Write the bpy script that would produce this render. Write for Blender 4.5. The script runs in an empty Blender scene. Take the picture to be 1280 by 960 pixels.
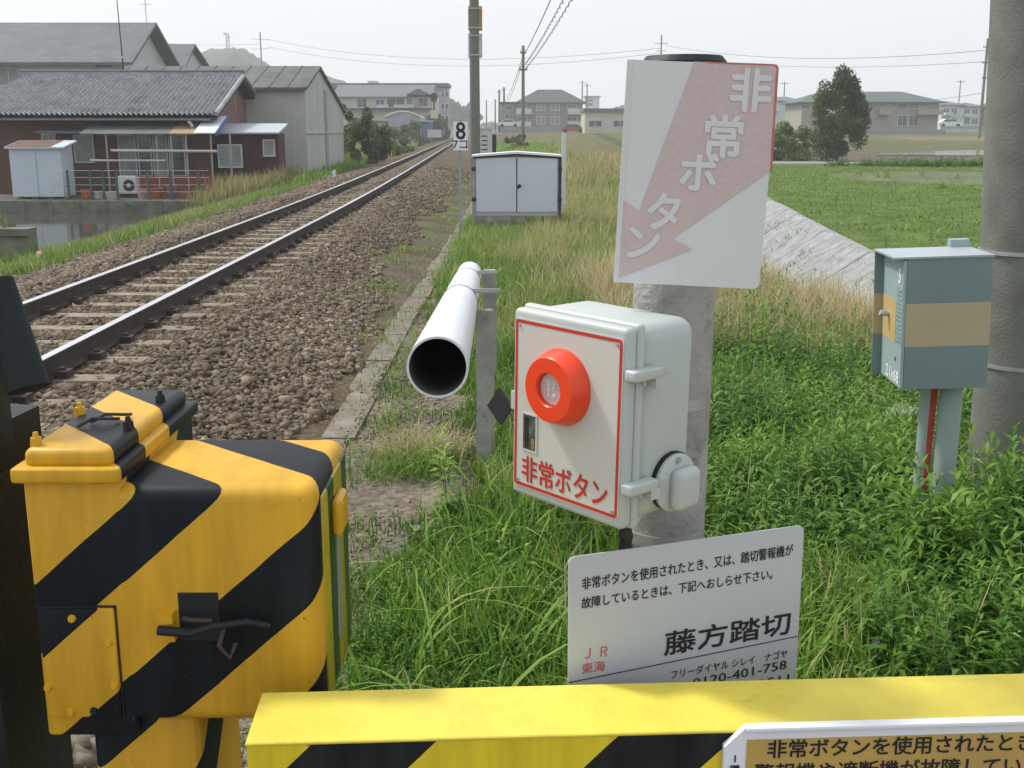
import bpy, bmesh, math, random
import numpy as np
from mathutils import Vector, Matrix, Euler
random.seed(7); RNG = np.random.default_rng(7)
PI = math.pi
SC = bpy.context.scene; COL = SC.collection
# ------------------------------------------------------------------ camera
FPX = 1400.0; TH = math.atan(320/FPX); CZ = 1.5
cd = bpy.data.cameras.new('camera'); cam = bpy.data.objects.new('camera', cd); COL.objects.link(cam)
cam.location = (0, 0, CZ); cam.rotation_euler = (PI/2-TH, 0, 0)
cd.sensor_width = 36; cd.lens = FPX/1280*36; cd.clip_start = .05; cd.clip_end = 6000
SC.camera = cam
# ------------------------------------------------------------------ world, sun, exposure
SUN_EL, SUN_AZ = math.radians(52), math.radians(-62)    # azimuth from +Y, negative = left
w = bpy.data.worlds.new('World'); SC.world = w; w.use_nodes = True
nt = w.node_tree; nt.nodes.clear()
sky = nt.nodes.new('ShaderNodeTexSky'); sky.sky_type = 'NISHITA'; sky.sun_disc = False
sky.sun_elevation = SUN_EL; sky.sun_rotation = SUN_AZ
sky.air_density = 1.3; sky.dust_density = 6.0; sky.ozone_density = 1.0
hz = nt.nodes.new('ShaderNodeMixRGB'); hz.blend_type = 'MIX'; hz.inputs[0].default_value = .72
hz.inputs[2].default_value = (7.9, 8.15, 8.6, 1)          # thin white cloud layer over the whole dome
nt.links.new(sky.outputs[0], hz.inputs[1])
bg = nt.nodes.new('ShaderNodeBackground'); bg.inputs[1].default_value = .12
nt.links.new(hz.outputs[0], bg.inputs[0])
wo = nt.nodes.new('ShaderNodeOutputWorld'); nt.links.new(bg.outputs[0], wo.inputs[0])
sd = bpy.data.lights.new('sun', 'SUN'); sd.energy = 2.55; sd.angle = math.radians(7); sd.color = (1, .975, .93)
sun = bpy.data.objects.new('sun', sd); COL.objects.link(sun)
dv = Vector((math.sin(SUN_AZ)*math.cos(SUN_EL), math.cos(SUN_AZ)*math.cos(SUN_EL), math.sin(SUN_EL)))
sun.rotation_euler = dv.to_track_quat('Z', 'Y').to_euler()
SC.view_settings.view_transform = 'Standard'; SC.view_settings.look = 'None'
SC.view_settings.exposure = 0.28; SC.view_settings.gamma = 1
SC.cycles.max_bounces = 6; SC.cycles.diffuse_bounces = 3; SC.cycles.glossy_bounces = 3
SC.cycles.transmission_bounces = 4; SC.cycles.volume_bounces = 1; SC.cycles.use_denoising = True
# ------------------------------------------------------------------ geometry helpers
cT, sT = math.cos(TH), math.sin(TH)
def ray(x, y): a = (x-640)/FPX; b = (480-y)/FPX; return (a, cT+b*sT, -sT+b*cT)
def W(x, y, Y): r = ray(x, y); k = Y/r[1]; return Vector((r[0]*k, Y, CZ+r[2]*k))
def G(x, y, z): r = ray(x, y); k = (z-CZ)/r[2]; return Vector((r[0]*k, r[1]*k, z))
def npproj(P):
    d = P-np.array([0, 0, CZ]); dep = d[:, 1]*cT-d[:, 2]*sT
    dep = np.where(dep < .1, .1, dep)
    return 640+FPX*d[:, 0]/dep, 480-FPX*(d[:, 1]*sT+d[:, 2]*cT)/dep
def tag(o, label=None, cat=None, group=None, kind=None):
    if label: o['label'] = label
    if cat: o['category'] = cat
    if group: o['group'] = group
    if kind: o['kind'] = kind
    return o
def empty(name, loc=(0, 0, 0), rz=0, label=None, cat=None, group=None):
    o = bpy.data.objects.new(name, None); COL.objects.link(o); o.location = loc
    o.rotation_euler = (0, 0, rz) if not isinstance(rz, (tuple, list)) else rz
    o.empty_display_size = .1
    return tag(o, label, cat, group)
def link(name, me, parent=None, mats=(), loc=None, smooth=False):
    for m in mats: me.materials.append(m)
    o = bpy.data.objects.new(name, me); COL.objects.link(o)
    if smooth: me.polygons.foreach_set('use_smooth', [True]*len(me.polygons))
    if parent: o.parent = parent
    if loc: o.location = loc
    return o
def dup(o, parent=None, loc=None):
    c = o.copy(); COL.objects.link(c)
    if parent: c.parent = parent
    if loc is not None: c.location = loc
    for ch in list(o.children): dup(ch, c)
    return c
class MB:
    def __init__(s): s.v = []; s.f = []; s.m = []
    def add(s, vs, fs, m=0):
        n = len(s.v); s.v += [tuple(v) for v in vs]; s.f += [tuple(n+i for i in f) for f in fs]; s.m += [m]*len(fs)
        return s
    def box(s, c, d, m=0, rz=0, rx=0, ry=0):
        R = Euler((rx, ry, rz)).to_matrix()
        vs = [Vector(c)+R @ Vector((x*d[0]/2, y*d[1]/2, z*d[2]/2)) for x in (-1, 1) for y in (-1, 1) for z in (-1, 1)]
        return s.add(vs, [(0, 1, 3, 2), (4, 6, 7, 5), (0, 4, 5, 1), (2, 3, 7, 6), (0, 2, 6, 4), (1, 5, 7, 3)], m)
    def bb(s, x0, x1, y0, y1, z0, z1, m=0):
        return s.box(((x0+x1)/2, (y0+y1)/2, (z0+z1)/2), (x1-x0, y1-y0, z1-z0), m)
    def tube(s, pts, r, n=8, m=0, caps=True):
        pts = [Vector(p) for p in pts]; rs = r if isinstance(r, (list, tuple)) else [r]*len(pts)
        vs = []; fs = []; ref = None
        for i, p in enumerate(pts):
            t = (pts[min(i+1, len(pts)-1)]-pts[max(i-1, 0)]).normalized()
            if ref is None: ref = Vector((0, 0, 1)) if abs(t.z) < .9 else Vector((1, 0, 0))
            a = t.cross(ref).normalized(); b = t.cross(a).normalized(); ref = -b if False else ref
            for k in range(n):
                g = 2*PI*k/n; vs.append(p+a*rs[i]*math.cos(g)+b*rs[i]*math.sin(g))
        for i in range(len(pts)-1):
            for k in range(n):
                k2 = (k+1) % n; fs.append((i*n+k, i*n+k2, (i+1)*n+k2, (i+1)*n+k))
        if caps: fs.append(tuple(range(n))[::-1]); fs.append(tuple((len(pts)-1)*n+k for k in range(n)))
        return s.add(vs, fs, m)
    def prism(s, poly, off, m=0):     # poly: list of 3d points, off: extrusion vector
        n = len(poly); P = [Vector(p) for p in poly]; off = Vector(off)
        fs = [tuple(range(n)), tuple(range(2*n-1, n-1, -1))]+[(i, (i+1) % n, n+(i+1) % n, n+i)[::-1] for i in range(n)]
        return s.add(P+[p+off for p in P], fs, m)
    def disc(s, c, ax, r, h, n=24, m=0):
        c = Vector(c); ax = Vector(ax).normalized(); return s.tube([c, c+ax*h], r, n, m)
    def build(s, name, mats, parent=None, smooth=False, loc=None):
        me = bpy.data.meshes.new(name); me.from_pydata([tuple(v) for v in s.v], [], s.f)
        mats = mats if isinstance(mats, (list, tuple)) else [mats]
        bm = bmesh.new(); bm.from_mesh(me); bmesh.ops.recalc_face_normals(bm, faces=bm.faces); bm.to_mesh(me); bm.free()
        me.polygons.foreach_set('material_index', s.m)
        o = link(name, me, parent, mats, loc)
        if smooth: me.shade_auto_smooth(angle=.6) if hasattr(me, 'shade_auto_smooth') else me.polygons.foreach_set('use_smooth', [True]*len(me.polygons))
        return o
def smooth_angle(o, ang=.6):
    me = o.data; me.polygons.foreach_set('use_smooth', [True]*len(me.polygons))
    bm = bmesh.new(); bm.from_mesh(me)
    for e in bm.edges:
        if len(e.link_faces) == 2 and e.calc_face_angle(0) > ang: e.smooth = False
    bm.to_mesh(me); bm.free(); return o
def rbox(name, x0, x1, y0, y1, z0, z1, r, mats, parent=None, seg=3, taper=None, ang=.5):
    bm = bmesh.new(); bmesh.ops.create_cube(bm, size=1)
    for v in bm.verts:
        v.co = Vector(((x0+x1)/2+v.co.x*(x1-x0), (y0+y1)/2+v.co.y*(y1-y0), (z0+z1)/2+v.co.z*(z1-z0)))
    if taper: taper(bm)
    if r: bmesh.ops.bevel(bm, geom=list(bm.edges), offset=r, segments=seg, profile=.5, affect='EDGES', clamp_overlap=True)
    bmesh.ops.recalc_face_normals(bm, faces=bm.faces)
    me = bpy.data.meshes.new(name); bm.to_mesh(me); bm.free()
    o = link(name, me, parent, mats if isinstance(mats, (list, tuple)) else [mats]); return smooth_angle(o, ang)
def rplate(name, w_, h_, r, t, mats, parent=None, y=0, cx=0, cz=0, corners=(1, 1, 1, 1), bev=0):
    """rounded plate in local XZ, front face at y, thickness t going +Y"""
    pts = []
    for (sx, sz, a0), on in zip(((1, 1, 0), (-1, 1, 90), (-1, -1, 180), (1, -1, 270)), corners):
        rr = r if on else .0005
        for k in range(7):
            a = math.radians(a0+k*15); pts.append((cx+sx*(w_/2-rr)+rr*math.cos(a), y, cz+sz*(h_/2-rr)+rr*math.sin(a)))
    mb = MB().prism(pts, (0, t, 0)); return mb.build(name, mats, parent)
def rawmesh(name, V, counts, idx, mats, parent=None, attr=None, smooth=False):
    me = bpy.data.meshes.new(name); nv = len(V); nl = len(idx); nf = len(counts)
    me.vertices.add(nv); me.vertices.foreach_set('co', V.astype(np.float32).ravel())
    me.loops.add(nl); me.loops.foreach_set('vertex_index', idx.astype(np.int32))
    st = np.concatenate([[0], np.cumsum(counts)[:-1]]).astype(np.int32)
    me.polygons.add(nf); me.polygons.foreach_set('loop_start', st); me.update(calc_edges=True)
    if attr is not None:
        a = me.attributes.new('tint', 'FLOAT', 'POINT'); a.data.foreach_set('value', attr.astype(np.float32))
    if smooth: me.polygons.foreach_set('use_smooth', np.ones(nf, bool))
    return link(name, me, parent, mats)
# ------------------------------------------------------------------ materials
def nodes(name):
    m = bpy.data.materials.new(name); m.use_nodes = True; n = m.node_tree
    return m, n, n.nodes['Principled BSDF']
def add(n, t, **k):
    x = n.nodes.new(t)
    for a, b in k.items(): setattr(x, a, b)
    return x
def lerpc(c, f): return tuple(max(0, min(1, v*f)) for v in c)+(1,)
def pm(name, c, rough=.6, var=.2, scale=6, bump=0, metal=0, dirt=None, dscale=3, damt=.55, spec=.4, bscale=None, streak=False):
    m, n, b = nodes(name); L = n.links.new
    tc = add(n, 'ShaderNodeTexCoord'); co = tc.outputs['Object']
    nz = add(n, 'ShaderNodeTexNoise'); nz.inputs['Scale'].default_value = scale; nz.inputs['Detail'].default_value = 6; L(co, nz.inputs['Vector'])
    r = add(n, 'ShaderNodeValToRGB'); r.color_ramp.elements[0].color = lerpc(c, 1-var); r.color_ramp.elements[1].color = lerpc(c, 1+var)
    r.color_ramp.elements[0].position = .3; r.color_ramp.elements[1].position = .7
    L(nz.outputs[0], r.inputs[0]); out = r.outputs[0]
    if dirt:
        mp = add(n, 'ShaderNodeMapping'); L(co, mp.inputs[0])
        if streak: mp.inputs['Scale'].default_value = (1, 1, .12)
        n2 = add(n, 'ShaderNodeTexNoise'); n2.inputs['Scale'].default_value = dscale; n2.inputs['Detail'].default_value = 8; n2.inputs['Roughness'].default_value = .7; L(mp.outputs[0], n2.inputs['Vector'])
        r2 = add(n, 'ShaderNodeValToRGB'); r2.color_ramp.elements[0].position = damt; r2.color_ramp.elements[1].position = min(1, damt+.22)
        L(n2.outputs[0], r2.inputs[0])
        mx = add(n, 'ShaderNodeMixRGB'); L(r2.outputs[0], mx.inputs[0]); L(out, mx.inputs[1]); mx.inputs[2].default_value = tuple(dirt)+(1,); out = mx.outputs[0]
    L(out, b.inputs['Base Color']); b.inputs['Roughness'].default_value = rough; b.inputs['Metallic'].default_value = metal
    b.inputs['Specular IOR Level'].default_value = spec
    if bump:
        n3 = add(n, 'ShaderNodeTexNoise'); n3.inputs['Scale'].default_value = bscale or scale*6; n3.inputs['Detail'].default_value = 5; L(co, n3.inputs['Vector'])
        bp = add(n, 'ShaderNodeBump'); bp.inputs['Strength'].default_value = bump; bp.inputs['Distance'].default_value = .01
        L(n3.outputs[0], bp.inputs['Height']); L(bp.outputs[0], b.inputs['Normal'])
    return m
def foliage(name, stops, trans=.25, rough=.55):
    m, n, b = nodes(name); L = n.links.new
    a = add(n, 'ShaderNodeAttribute', attribute_name='tint'); r = add(n, 'ShaderNodeValToRGB')
    els = r.color_ramp.elements
    while len(els) < len(stops): els.new(.5)
    for e, (p, c) in zip(els, stops): e.position = p; e.color = tuple(c)+(1,)
    L(a.outputs['Fac'], r.inputs[0]); L(r.outputs[0], b.inputs['Base Color'])
    b.inputs['Roughness'].default_value = rough; b.inputs['Specular IOR Level'].default_value = .25
    t = add(n, 'ShaderNodeBsdfTranslucent'); L(r.outputs[0], t.inputs[0])
    mx = add(n, 'ShaderNodeMixShader'); mx.inputs[0].default_value = trans
    L(b.outputs[0], mx.inputs[1]); L(t.outputs[0], mx.inputs[2]); L(mx.outputs[0], n.nodes['Material Output'].inputs[0])
    return m
def stripes(name, coef, bands, ymat, kmat, rough=.38, drip=True, off=0.0):
    """painted diagonal hazard bands: a linear function of object coordinates; 'bands' = list of (lo,hi) painted black"""
    m, n, b = nodes(name); L = n.links.new
    tc = add(n, 'ShaderNodeTexCoord'); dp = add(n, 'ShaderNodeVectorMath', operation='DOT_PRODUCT')
    L(tc.outputs['Object'], dp.inputs[0]); dp.inputs[1].default_value = coef
    wob = add(n, 'ShaderNodeTexNoise'); wob.inputs['Scale'].default_value = 9; L(tc.outputs['Object'], wob.inputs['Vector'])
    ws = add(n, 'ShaderNodeMath', operation='MULTIPLY_ADD'); L(wob.outputs[0], ws.inputs[0]); ws.inputs[1].default_value = .006; ws.inputs[2].default_value = -.003
    s = add(n, 'ShaderNodeMath', operation='ADD'); L(dp.outputs['Value'], s.inputs[0]); L(ws.outputs[0], s.inputs[1])
    acc = None
    for lo, hi in bands:
        g = add(n, 'ShaderNodeMath', operation='GREATER_THAN'); L(s.outputs[0], g.inputs[0]); g.inputs[1].default_value = lo
        l = add(n, 'ShaderNodeMath', operation='LESS_THAN'); L(s.outputs[0], l.inputs[0]); l.inputs[1].default_value = hi
        q = add(n, 'ShaderNodeMath', operation='MULTIPLY'); L(g.outputs[0], q.inputs[0]); L(l.outputs[0], q.inputs[1])
        if acc is None: acc = q
        else:
            z = add(n, 'ShaderNodeMath', operation='ADD'); L(acc.outputs[0], z.inputs[0]); L(q.outputs[0], z.inputs[1]); acc = z
    nz = add(n, 'ShaderNodeTexNoise'); nz.inputs['Scale'].default_value = 5; nz.inputs['Detail'].default_value = 8; nz.inputs['Roughness'].default_value = .65
    mp = add(n, 'ShaderNodeMapping'); mp.inputs['Scale'].default_value = (3.2, 1.4, .30); L(tc.outputs['Object'], mp.inputs[0]); L(mp.outputs[0], nz.inputs['Vector'])
    ry = add(n, 'ShaderNodeValToRGB'); ry.color_ramp.elements[0].position = .32; ry.color_ramp.elements[0].color = lerpc(ymat, .76); ry.color_ramp.elements[1].position = .6; ry.color_ramp.elements[1].color = lerpc(ymat, 1.05)
    rk = add(n, 'ShaderNodeValToRGB'); rk.color_ramp.elements[0].position = .4; rk.color_ramp.elements[0].color = lerpc(kmat, .7); rk.color_ramp.elements[1].position = .75; rk.color_ramp.elements[1].color = lerpc(kmat, 2.2)
    L(nz.outputs[0], ry.inputs[0]); L(nz.outputs[0], rk.inputs[0])
    mx = add(n, 'ShaderNodeMixRGB'); L(acc.outputs[0], mx.inputs[0]); L(ry.outputs[0], mx.inputs[1]); L(rk.outputs[0], mx.inputs[2])
    n4 = add(n, 'ShaderNodeTexNoise'); n4.inputs['Scale'].default_value = 60; n4.inputs['Detail'].default_value = 3; L(tc.outputs['Object'], n4.inputs['Vector'])
    r4 = add(n, 'ShaderNodeValToRGB'); r4.color_ramp.elements[0].position = .71; r4.color_ramp.elements[1].position = .77; L(n4.outputs[0], r4.inputs[0])
    m4 = add(n, 'ShaderNodeMixRGB'); L(r4.outputs[0], m4.inputs[0]); L(mx.outputs[0], m4.inputs[1]); m4.inputs[2].default_value = (.10, .06, .03, 1)
    L(m4.outputs[0], b.inputs['Base Color'])
    rr = add(n, 'ShaderNodeMath', operation='MULTIPLY_ADD'); L(nz.outputs[0], rr.inputs[0]); rr.inputs[1].default_value = .35; rr.inputs[2].default_value = rough-.12
    L(rr.outputs[0], b.inputs['Roughness'])
    sp_ = add(n, 'ShaderNodeMath', operation='MULTIPLY_ADD'); L(acc.outputs[0], sp_.inputs[0]); sp_.inputs[1].default_value = -.2; sp_.inputs[2].default_value = .4; L(sp_.outputs[0], b.inputs['Specular IOR Level'])
    bp = add(n, 'ShaderNodeBump'); bp.inputs['Strength'].default_value = .15; bp.inputs['Distance'].default_value = .003; L(n4.outputs[0], bp.inputs['Height']); L(bp.outputs[0], b.inputs['Normal'])
    return m
M = {}
M['concrete'] = pm('concrete', (.30, .30, .28), .9, .22, 5, .5, dirt=(.13, .13, .11), dscale=4, damt=.52)
M['kerb'] = pm('kerb_concrete', (.205, .185, .15), .95, .25, 5, .6, dirt=(.14, .11, .08), dscale=6, damt=.42)
M['concrete_pole'] = pm('concrete_pole', (.165, .17, .148), .9, .14, 9, .35, dirt=(.25, .25, .22), dscale=30, damt=.66, bscale=70)
M['concrete_post'] = pm('concrete_post', (.34, .33, .31), .9, .2, 9, .5, dirt=(.12, .11, .10), dscale=12, damt=.55, bscale=90)
M['concrete_dark'] = pm('concrete_dark', (.15, .155, .12), .95, .3, 3, .5, dirt=(.06, .07, .04), dscale=2, damt=.5)
M['revetment'] = pm('revetment_concrete', (.275, .283, .285), .9, .25, 4, .6, dirt=(.13, .13, .11), dscale=3.5, damt=.50, bscale=10)
M['steel'] = pm('galvanised_steel', (.42, .44, .45), .45, .1, 12, .1, metal=.6)
M['rail_side'] = pm('rail_rust', (.045, .033, .027), .8, .3, 10, .3)
M['rail_head'] = pm('rail_head', (.80, .82, .84), .22, .06, 3, 0, metal=.9)
M['sleeper'] = pm('sleeper_wood', (.235, .195, .145), .9, .3, 4, .5, dirt=(.13, .10, .075), dscale=6, damt=.5)
M['rust'] = pm('rusty_iron', (.05, .035, .028), .8, .3, 15, .3)
M['black'] = pm('black_iron', (.007, .010, .012), .6, .3, 8, .2)
M['black_gloss'] = pm('black_cable', (.012, .013, .014), .4, .2, 8)
M['tube_dark'] = pm('dark_green_rubber', (.005, .012, .013), .75, .15, 8)
M['pvc'] = pm('white_pvc', (.68, .70, .725), .38, .05, 3, 0, dirt=(.48, .48, .42), dscale=9, damt=.60)
M['hole'] = pm('pipe_inside', (.09, .095, .09), .8, .2, 5)
M['box_plastic'] = pm('pale_grey_plastic', (.44, .485, .46), .42, .03, 3, .04, dirt=(.38, .41, .37), dscale=7, damt=.6)
M['panel'] = pm('cream_panel', (.54, .54, .49), .45, .03, 3, 0, dirt=(.5, .48, .42), dscale=5, damt=.6)
M['red'] = pm('red_paint', (.50, .035, .02), .45, .08, 20)
M['orange'] = pm('orange_red_plastic', (.78, .055, .012), .33, .04, 8, spec=.5)
M['disc'] = pm('milky_pink_plastic', (.52, .40, .42), .35, .06, 60)
M['whiteprint'] = pm('white_print', (.80, .80, .80), .6, .03, 20)
M['blackprint'] = pm('black_print', (.015, .015, .017), .6, .1, 20)
M['redprint'] = pm('red_print', (.55, .10, .07), .6, .08, 20)
M['ironblack'] = pm('black_flap', (.02, .022, .026), .6, .1, 8)
M['sign_white'] = pm('aged_white_sign', (.60, .61, .60), .4, .03, 4, 0, dirt=(.47, .47, .44), dscale=3.5, damt=.56, streak=True)
M['sign_grey'] = pm('grey_sign_sheet', (.46, .49, .53), .33, .03, 3, 0, dirt=(.44, .47, .49), dscale=3, damt=.56)
M['pink'] = pm('faded_red_print', (.515, .42, .405), .5, .06, 120, 0, dirt=(.55, .44, .42), dscale=5, damt=.48)
M['fadedred'] = pm('unfaded_red_edge', (.44, .15, .13), .5, .2, 60)
M['cabgrey'] = pm('blue_grey_paint', (.165, .225, .23), .45, .06, 4, 0, dirt=(.13, .2, .2), dscale=5, damt=.6)
M['cabgrey_light'] = pm('light_blue_grey_paint', (.30, .39, .39), .45, .05, 4)
M['cabtan'] = pm('tan_paint', (.41, .35, .22), .5, .05, 5)
M['cabtan_lit'] = pm('tan_paint_lit', (.50, .37, .16), .5, .05, 5)  # tan band colour brightened for the lit door side
M['lidgrey'] = pm('grey_lid', (.34, .38, .41), .4, .04, 4)
M['cond'] = pm('grey_conduit', (.27, .33, .33), .5, .08, 8, dirt=(.18, .2, .19), dscale=9, damt=.6)
M['redfade'] = pm('red_stain', (.42, .05, .045), .7, .3, 40)
M['whitecab'] = pm('white_cabinet_paint', (.56, .59, .66), .45, .03, 2, dirt=(.42, .43, .46), dscale=4, damt=.6)
M['yellow'] = pm('yellow_paint', (.78, .52, .01), .5, .06, 3, .1, dirt=(.50, .40, .05), dscale=6, damt=.6)
YEL = (.62, .345, .016); BLK = (.006, .009, .012)
M['mach'] = stripes('machine_stripes', (-.88, -1.0, 1.0), [(a-.0928, b_-.0928) for a, b_ in ((1.33, 1.455), (1.017, 1.16), (.72, .87))], YEL, BLK, .5)
M['lidm'] = stripes('machine_lid_stripes', (-.88, -.8, 0), [(a-.4928, b_-.4928) for a, b_ in ((.462, .562), (.10, .354))], YEL, BLK)
M['beam'] = stripes('beam_stripes', (1, 0, -1.0), [(.10+.465*k, .288+.465*k) for k in range(-1, 4)], (.72, .56, .02), (.012, .014, .014), .5)
M['beamtop'] = pm('beam_top_yellow', (.70, .58, .075), .55, .12, 7, .3, dirt=(.42, .35, .10), dscale=16, damt=.60)
M['machyellow'] = pm('machine_yellow', YEL, .35, .12, 6)
M['machside_shade'] = stripes('machine_side_shade_bands', (0, 1, .02), [(-.002, .028), (.10, .165), (.255, .31)], (.42, .33, .02), (.02, .05, .02), .22)  # side yellow and black tinted greenish: shade and grass reflection put into the colour
M['tile'] = pm('grey_roof_tile', (.31, .33, .335), .45, .3, 6, .1, dirt=(.10, .11, .11), dscale=1.5, damt=.5)
M['slate'] = pm('grey_slate_roof', (.105, .12, .13), .75, .12, 1.5, dirt=(.08, .09, .095), dscale=.6, damt=.5)
M['corrug'] = pm('weathered_corrugated_roof', (.105, .11, .11), .8, .2, 1.2, dirt=(.045, .048, .042), dscale=1.1, damt=.5, streak=False)
M['shedwall'] = pm('pale_grey_wall', (.42, .43, .40), .8, .06, .8, dirt=(.29, .29, .25), dscale=.8, damt=.52, streak=True)
M['brown'] = pm('brown_board_wall', (.105, .046, .028), .8, .2, 3, dirt=(.045, .024, .018), dscale=1.5, damt=.5)
M['maroon'] = pm('maroon_board', (.06, .018, .016), .75, .15, 3)
M['gable'] = pm('pinkish_plaster', (.22, .13, .115), .85, .1, 2)
M['porch'] = pm('dull_porch_paint', (.26, .28, .27), .7, .1, 4)
M['darkwood'] = pm('dark_timber', (.03, .024, .02), .8, .2, 4)
M['glass'] = pm('window_glass', (.055, .075, .08), .12, .2, 1.5, spec=.6)
M['glasslight'] = pm('curtained_window', (.24, .27, .27), .3, .2, 2)
M['frame'] = pm('pale_window_frame', (.50, .52, .52), .5, .05, 5)
M['whitewall'] = pm('white_render_wall', (.52, .55, .57), .8, .06, .5, dirt=(.42, .44, .45), dscale=.4, damt=.5)
M['creamwall'] = pm('cream_render_wall', (.52, .49, .40), .8, .06, .5)
M['beigewall'] = pm('beige_render_wall', (.33, .30, .265), .8, .06, .6)
M['brickish'] = pm('greyish_brown_wall', (.25, .215, .20), .8, .1, .8)
M['lilacwall'] = pm('lilac_render_wall', (.33, .32, .38), .8, .06, .5)
M['greywall'] = pm('grey_block_wall', (.27, .28, .28), .9, .1, .5)
M['roofdark'] = pm('dark_slate_roof', (.055, .065, .075), .7, .12, 1)
M['roofgreen'] = pm('grey_green_roof', (.075, .105, .095), .7, .12, 1)
M['roofblue'] = pm('grey_blue_roof', (.12, .13, .15), .7, .12, 1)
M['tin'] = pm('light_tin_roof', (.40, .44, .47), .5, .05, 1)
M['whitetin'] = pm('white_sheet', (.75, .78, .82), .4, .03, 1)
M['tan_sheet'] = pm('tan_plastic_sheet', (.30, .22, .12), .6, .1, 1)
M['storage'] = pm('storage_white_steel', (.50, .56, .61), .45, .04, 1, dirt=(.42, .45, .47), dscale=1.2, damt=.55)
M['green_post'] = pm('green_fence_paint', (.04, .10, .08), .5, .2, 4)
M['bark'] = pm('bark', (.07, .05, .035), .9, .3, 8, .4)
M['crown_dark'] = foliage('conifer_leaves', [(0, (.018, .032, .012)), (.5, (.06, .085, .025)), (1, (.14, .165, .05))], .15)
M['crown_mid'] = foliage('broad_leaves', [(0, (.03, .06, .015)), (.5, (.09, .155, .035)), (1, (.19, .27, .07))], .25)
M['crown_far'] = foliage('far_leaves', [(0, (.03, .05, .03)), (.5, (.06, .09, .05)), (1, (.10, .13, .07))], .1)
M['grass'] = foliage('grass_blades', [(0, (.035, .085, .010)), (.38, (.115, .235, .026)), (.74, (.225, .37, .055)), (.88, (.34, .42, .11)), (1, (.48, .42, .22))], .38)
M['weed'] = foliage('weed_leaves', [(0, (.026, .075, .012)), (.42, (.095, .215, .032)), (.82, (.21, .36, .06)), (1, (.33, .45, .10))], .36)
M['dry'] = foliage('dry_grass', [(0, (.16, .18, .06)), (.3, (.36, .31, .14)), (.75, (.56, .48, .27)), (1, (.70, .63, .42))], .35)
M['petal'] = pm('pale_violet_petal', (.45, .38, .62), .6, .1, 20)
M['yellowleaf'] = pm('yellow_green_leaf', (.42, .46, .10), .6, .15, 20)
def stone_mat(name, cols):
    m, n, b = nodes(name); L = n.links.new
    a = add(n, 'ShaderNodeAttribute', attribute_name='tint'); r = add(n, 'ShaderNodeValToRGB'); els = r.color_ramp.elements
    while len(els) < len(cols): els.new(.5)
    for i, (e, c) in enumerate(zip(els, cols)): e.position = i/(len(cols)-1); e.color = tuple(c)+(1,)
    L(a.outputs['Fac'], r.inputs[0])
    tc = add(n, 'ShaderNodeTexCoord'); nz = add(n, 'ShaderNodeTexNoise'); nz.inputs['Scale'].default_value = 60; nz.inputs['Detail'].default_value = 4; L(tc.outputs['Object'], nz.inputs['Vector'])
    mx = add(n, 'ShaderNodeMixRGB', blend_type='MULTIPLY'); mx.inputs[0].default_value = .7; L(r.outputs[0], mx.inputs[1])
    r2 = add(n, 'ShaderNodeValToRGB'); r2.color_ramp.elements[0].position = .3; r2.color_ramp.elements[0].color = (.55, .5, .48, 1); r2.color_ramp.elements[1].position = .7; r2.color_ramp.elements[1].color = (1.2, 1.2, 1.2, 1)
    L(nz.outputs[0], r2.inputs[0]); L(r2.outputs[0], mx.inputs[2]); L(mx.outputs[0], b.inputs['Base Color']); b.inputs['Roughness'].default_value = .85
    return m
M['stone'] = stone_mat('ballast_stone', [(.065, .045, .028), (.125, .090, .056), (.185, .140, .090), (.14, .115, .083), (.225, .180, .122), (.33, .285, .21)])
# ------------------------------------------------------------------ text
_fonts = {}
def text(name, body, size, mat, parent, loc, rot=(PI/2, 0, 0), bold=0, t=.0006, sx=1, align='LEFT', width=None, valign='TOP_BASELINE', spacing=1):
    c = bpy.data.curves.new(name, 'FONT'); c.body = body; c.size = size; c.extrude = t/2 if len(body) < 2 else 0; c.offset = 0
    c.align_x = align; c.resolution_u = 2; c.space_character = spacing; c.align_y = valign
    o = bpy.data.objects.new(name, c); COL.objects.link(o)
    dg = bpy.context.evaluated_depsgraph_get(); me = bpy.data.meshes.new_from_object(o.evaluated_get(dg))
    bpy.data.objects.remove(o); bpy.data.curves.remove(c)
    if width and len(me.vertices):
        xs = [v.co.x for v in me.vertices]; k = width/(max(xs)-min(xs))
        for v in me.vertices: v.co.x *= k
    elif sx != 1:
        for v in me.vertices: v.co.x *= sx
    if bold:
        n0 = len(me.vertices); V = np.zeros(n0*3); me.vertices.foreach_get('co', V); V = V.reshape(-1, 3); F = [tuple(p.vertices) for p in me.polygons]; VV = []; FF = []
        for k, (dx, dy) in enumerate(((-1, -.4), (1, -.4), (-.4, 1), (.4, -1), (.9, .5), (-.9, .5))):
            W_ = V.copy(); W_[:, 0] += dx*bold; W_[:, 1] += dy*bold; W_[:, 2] += 6e-5*k; VV.append(W_); FF += [tuple(i+k*n0 for i in f) for f in F]
        m2 = bpy.data.meshes.new(name); m2.from_pydata(np.concatenate(VV).tolist(), [], FF); me = m2
    me.materials.clear(); o = link(name, me, parent, [mat]); o.location = loc; o.rotation_euler = rot
    return o
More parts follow.
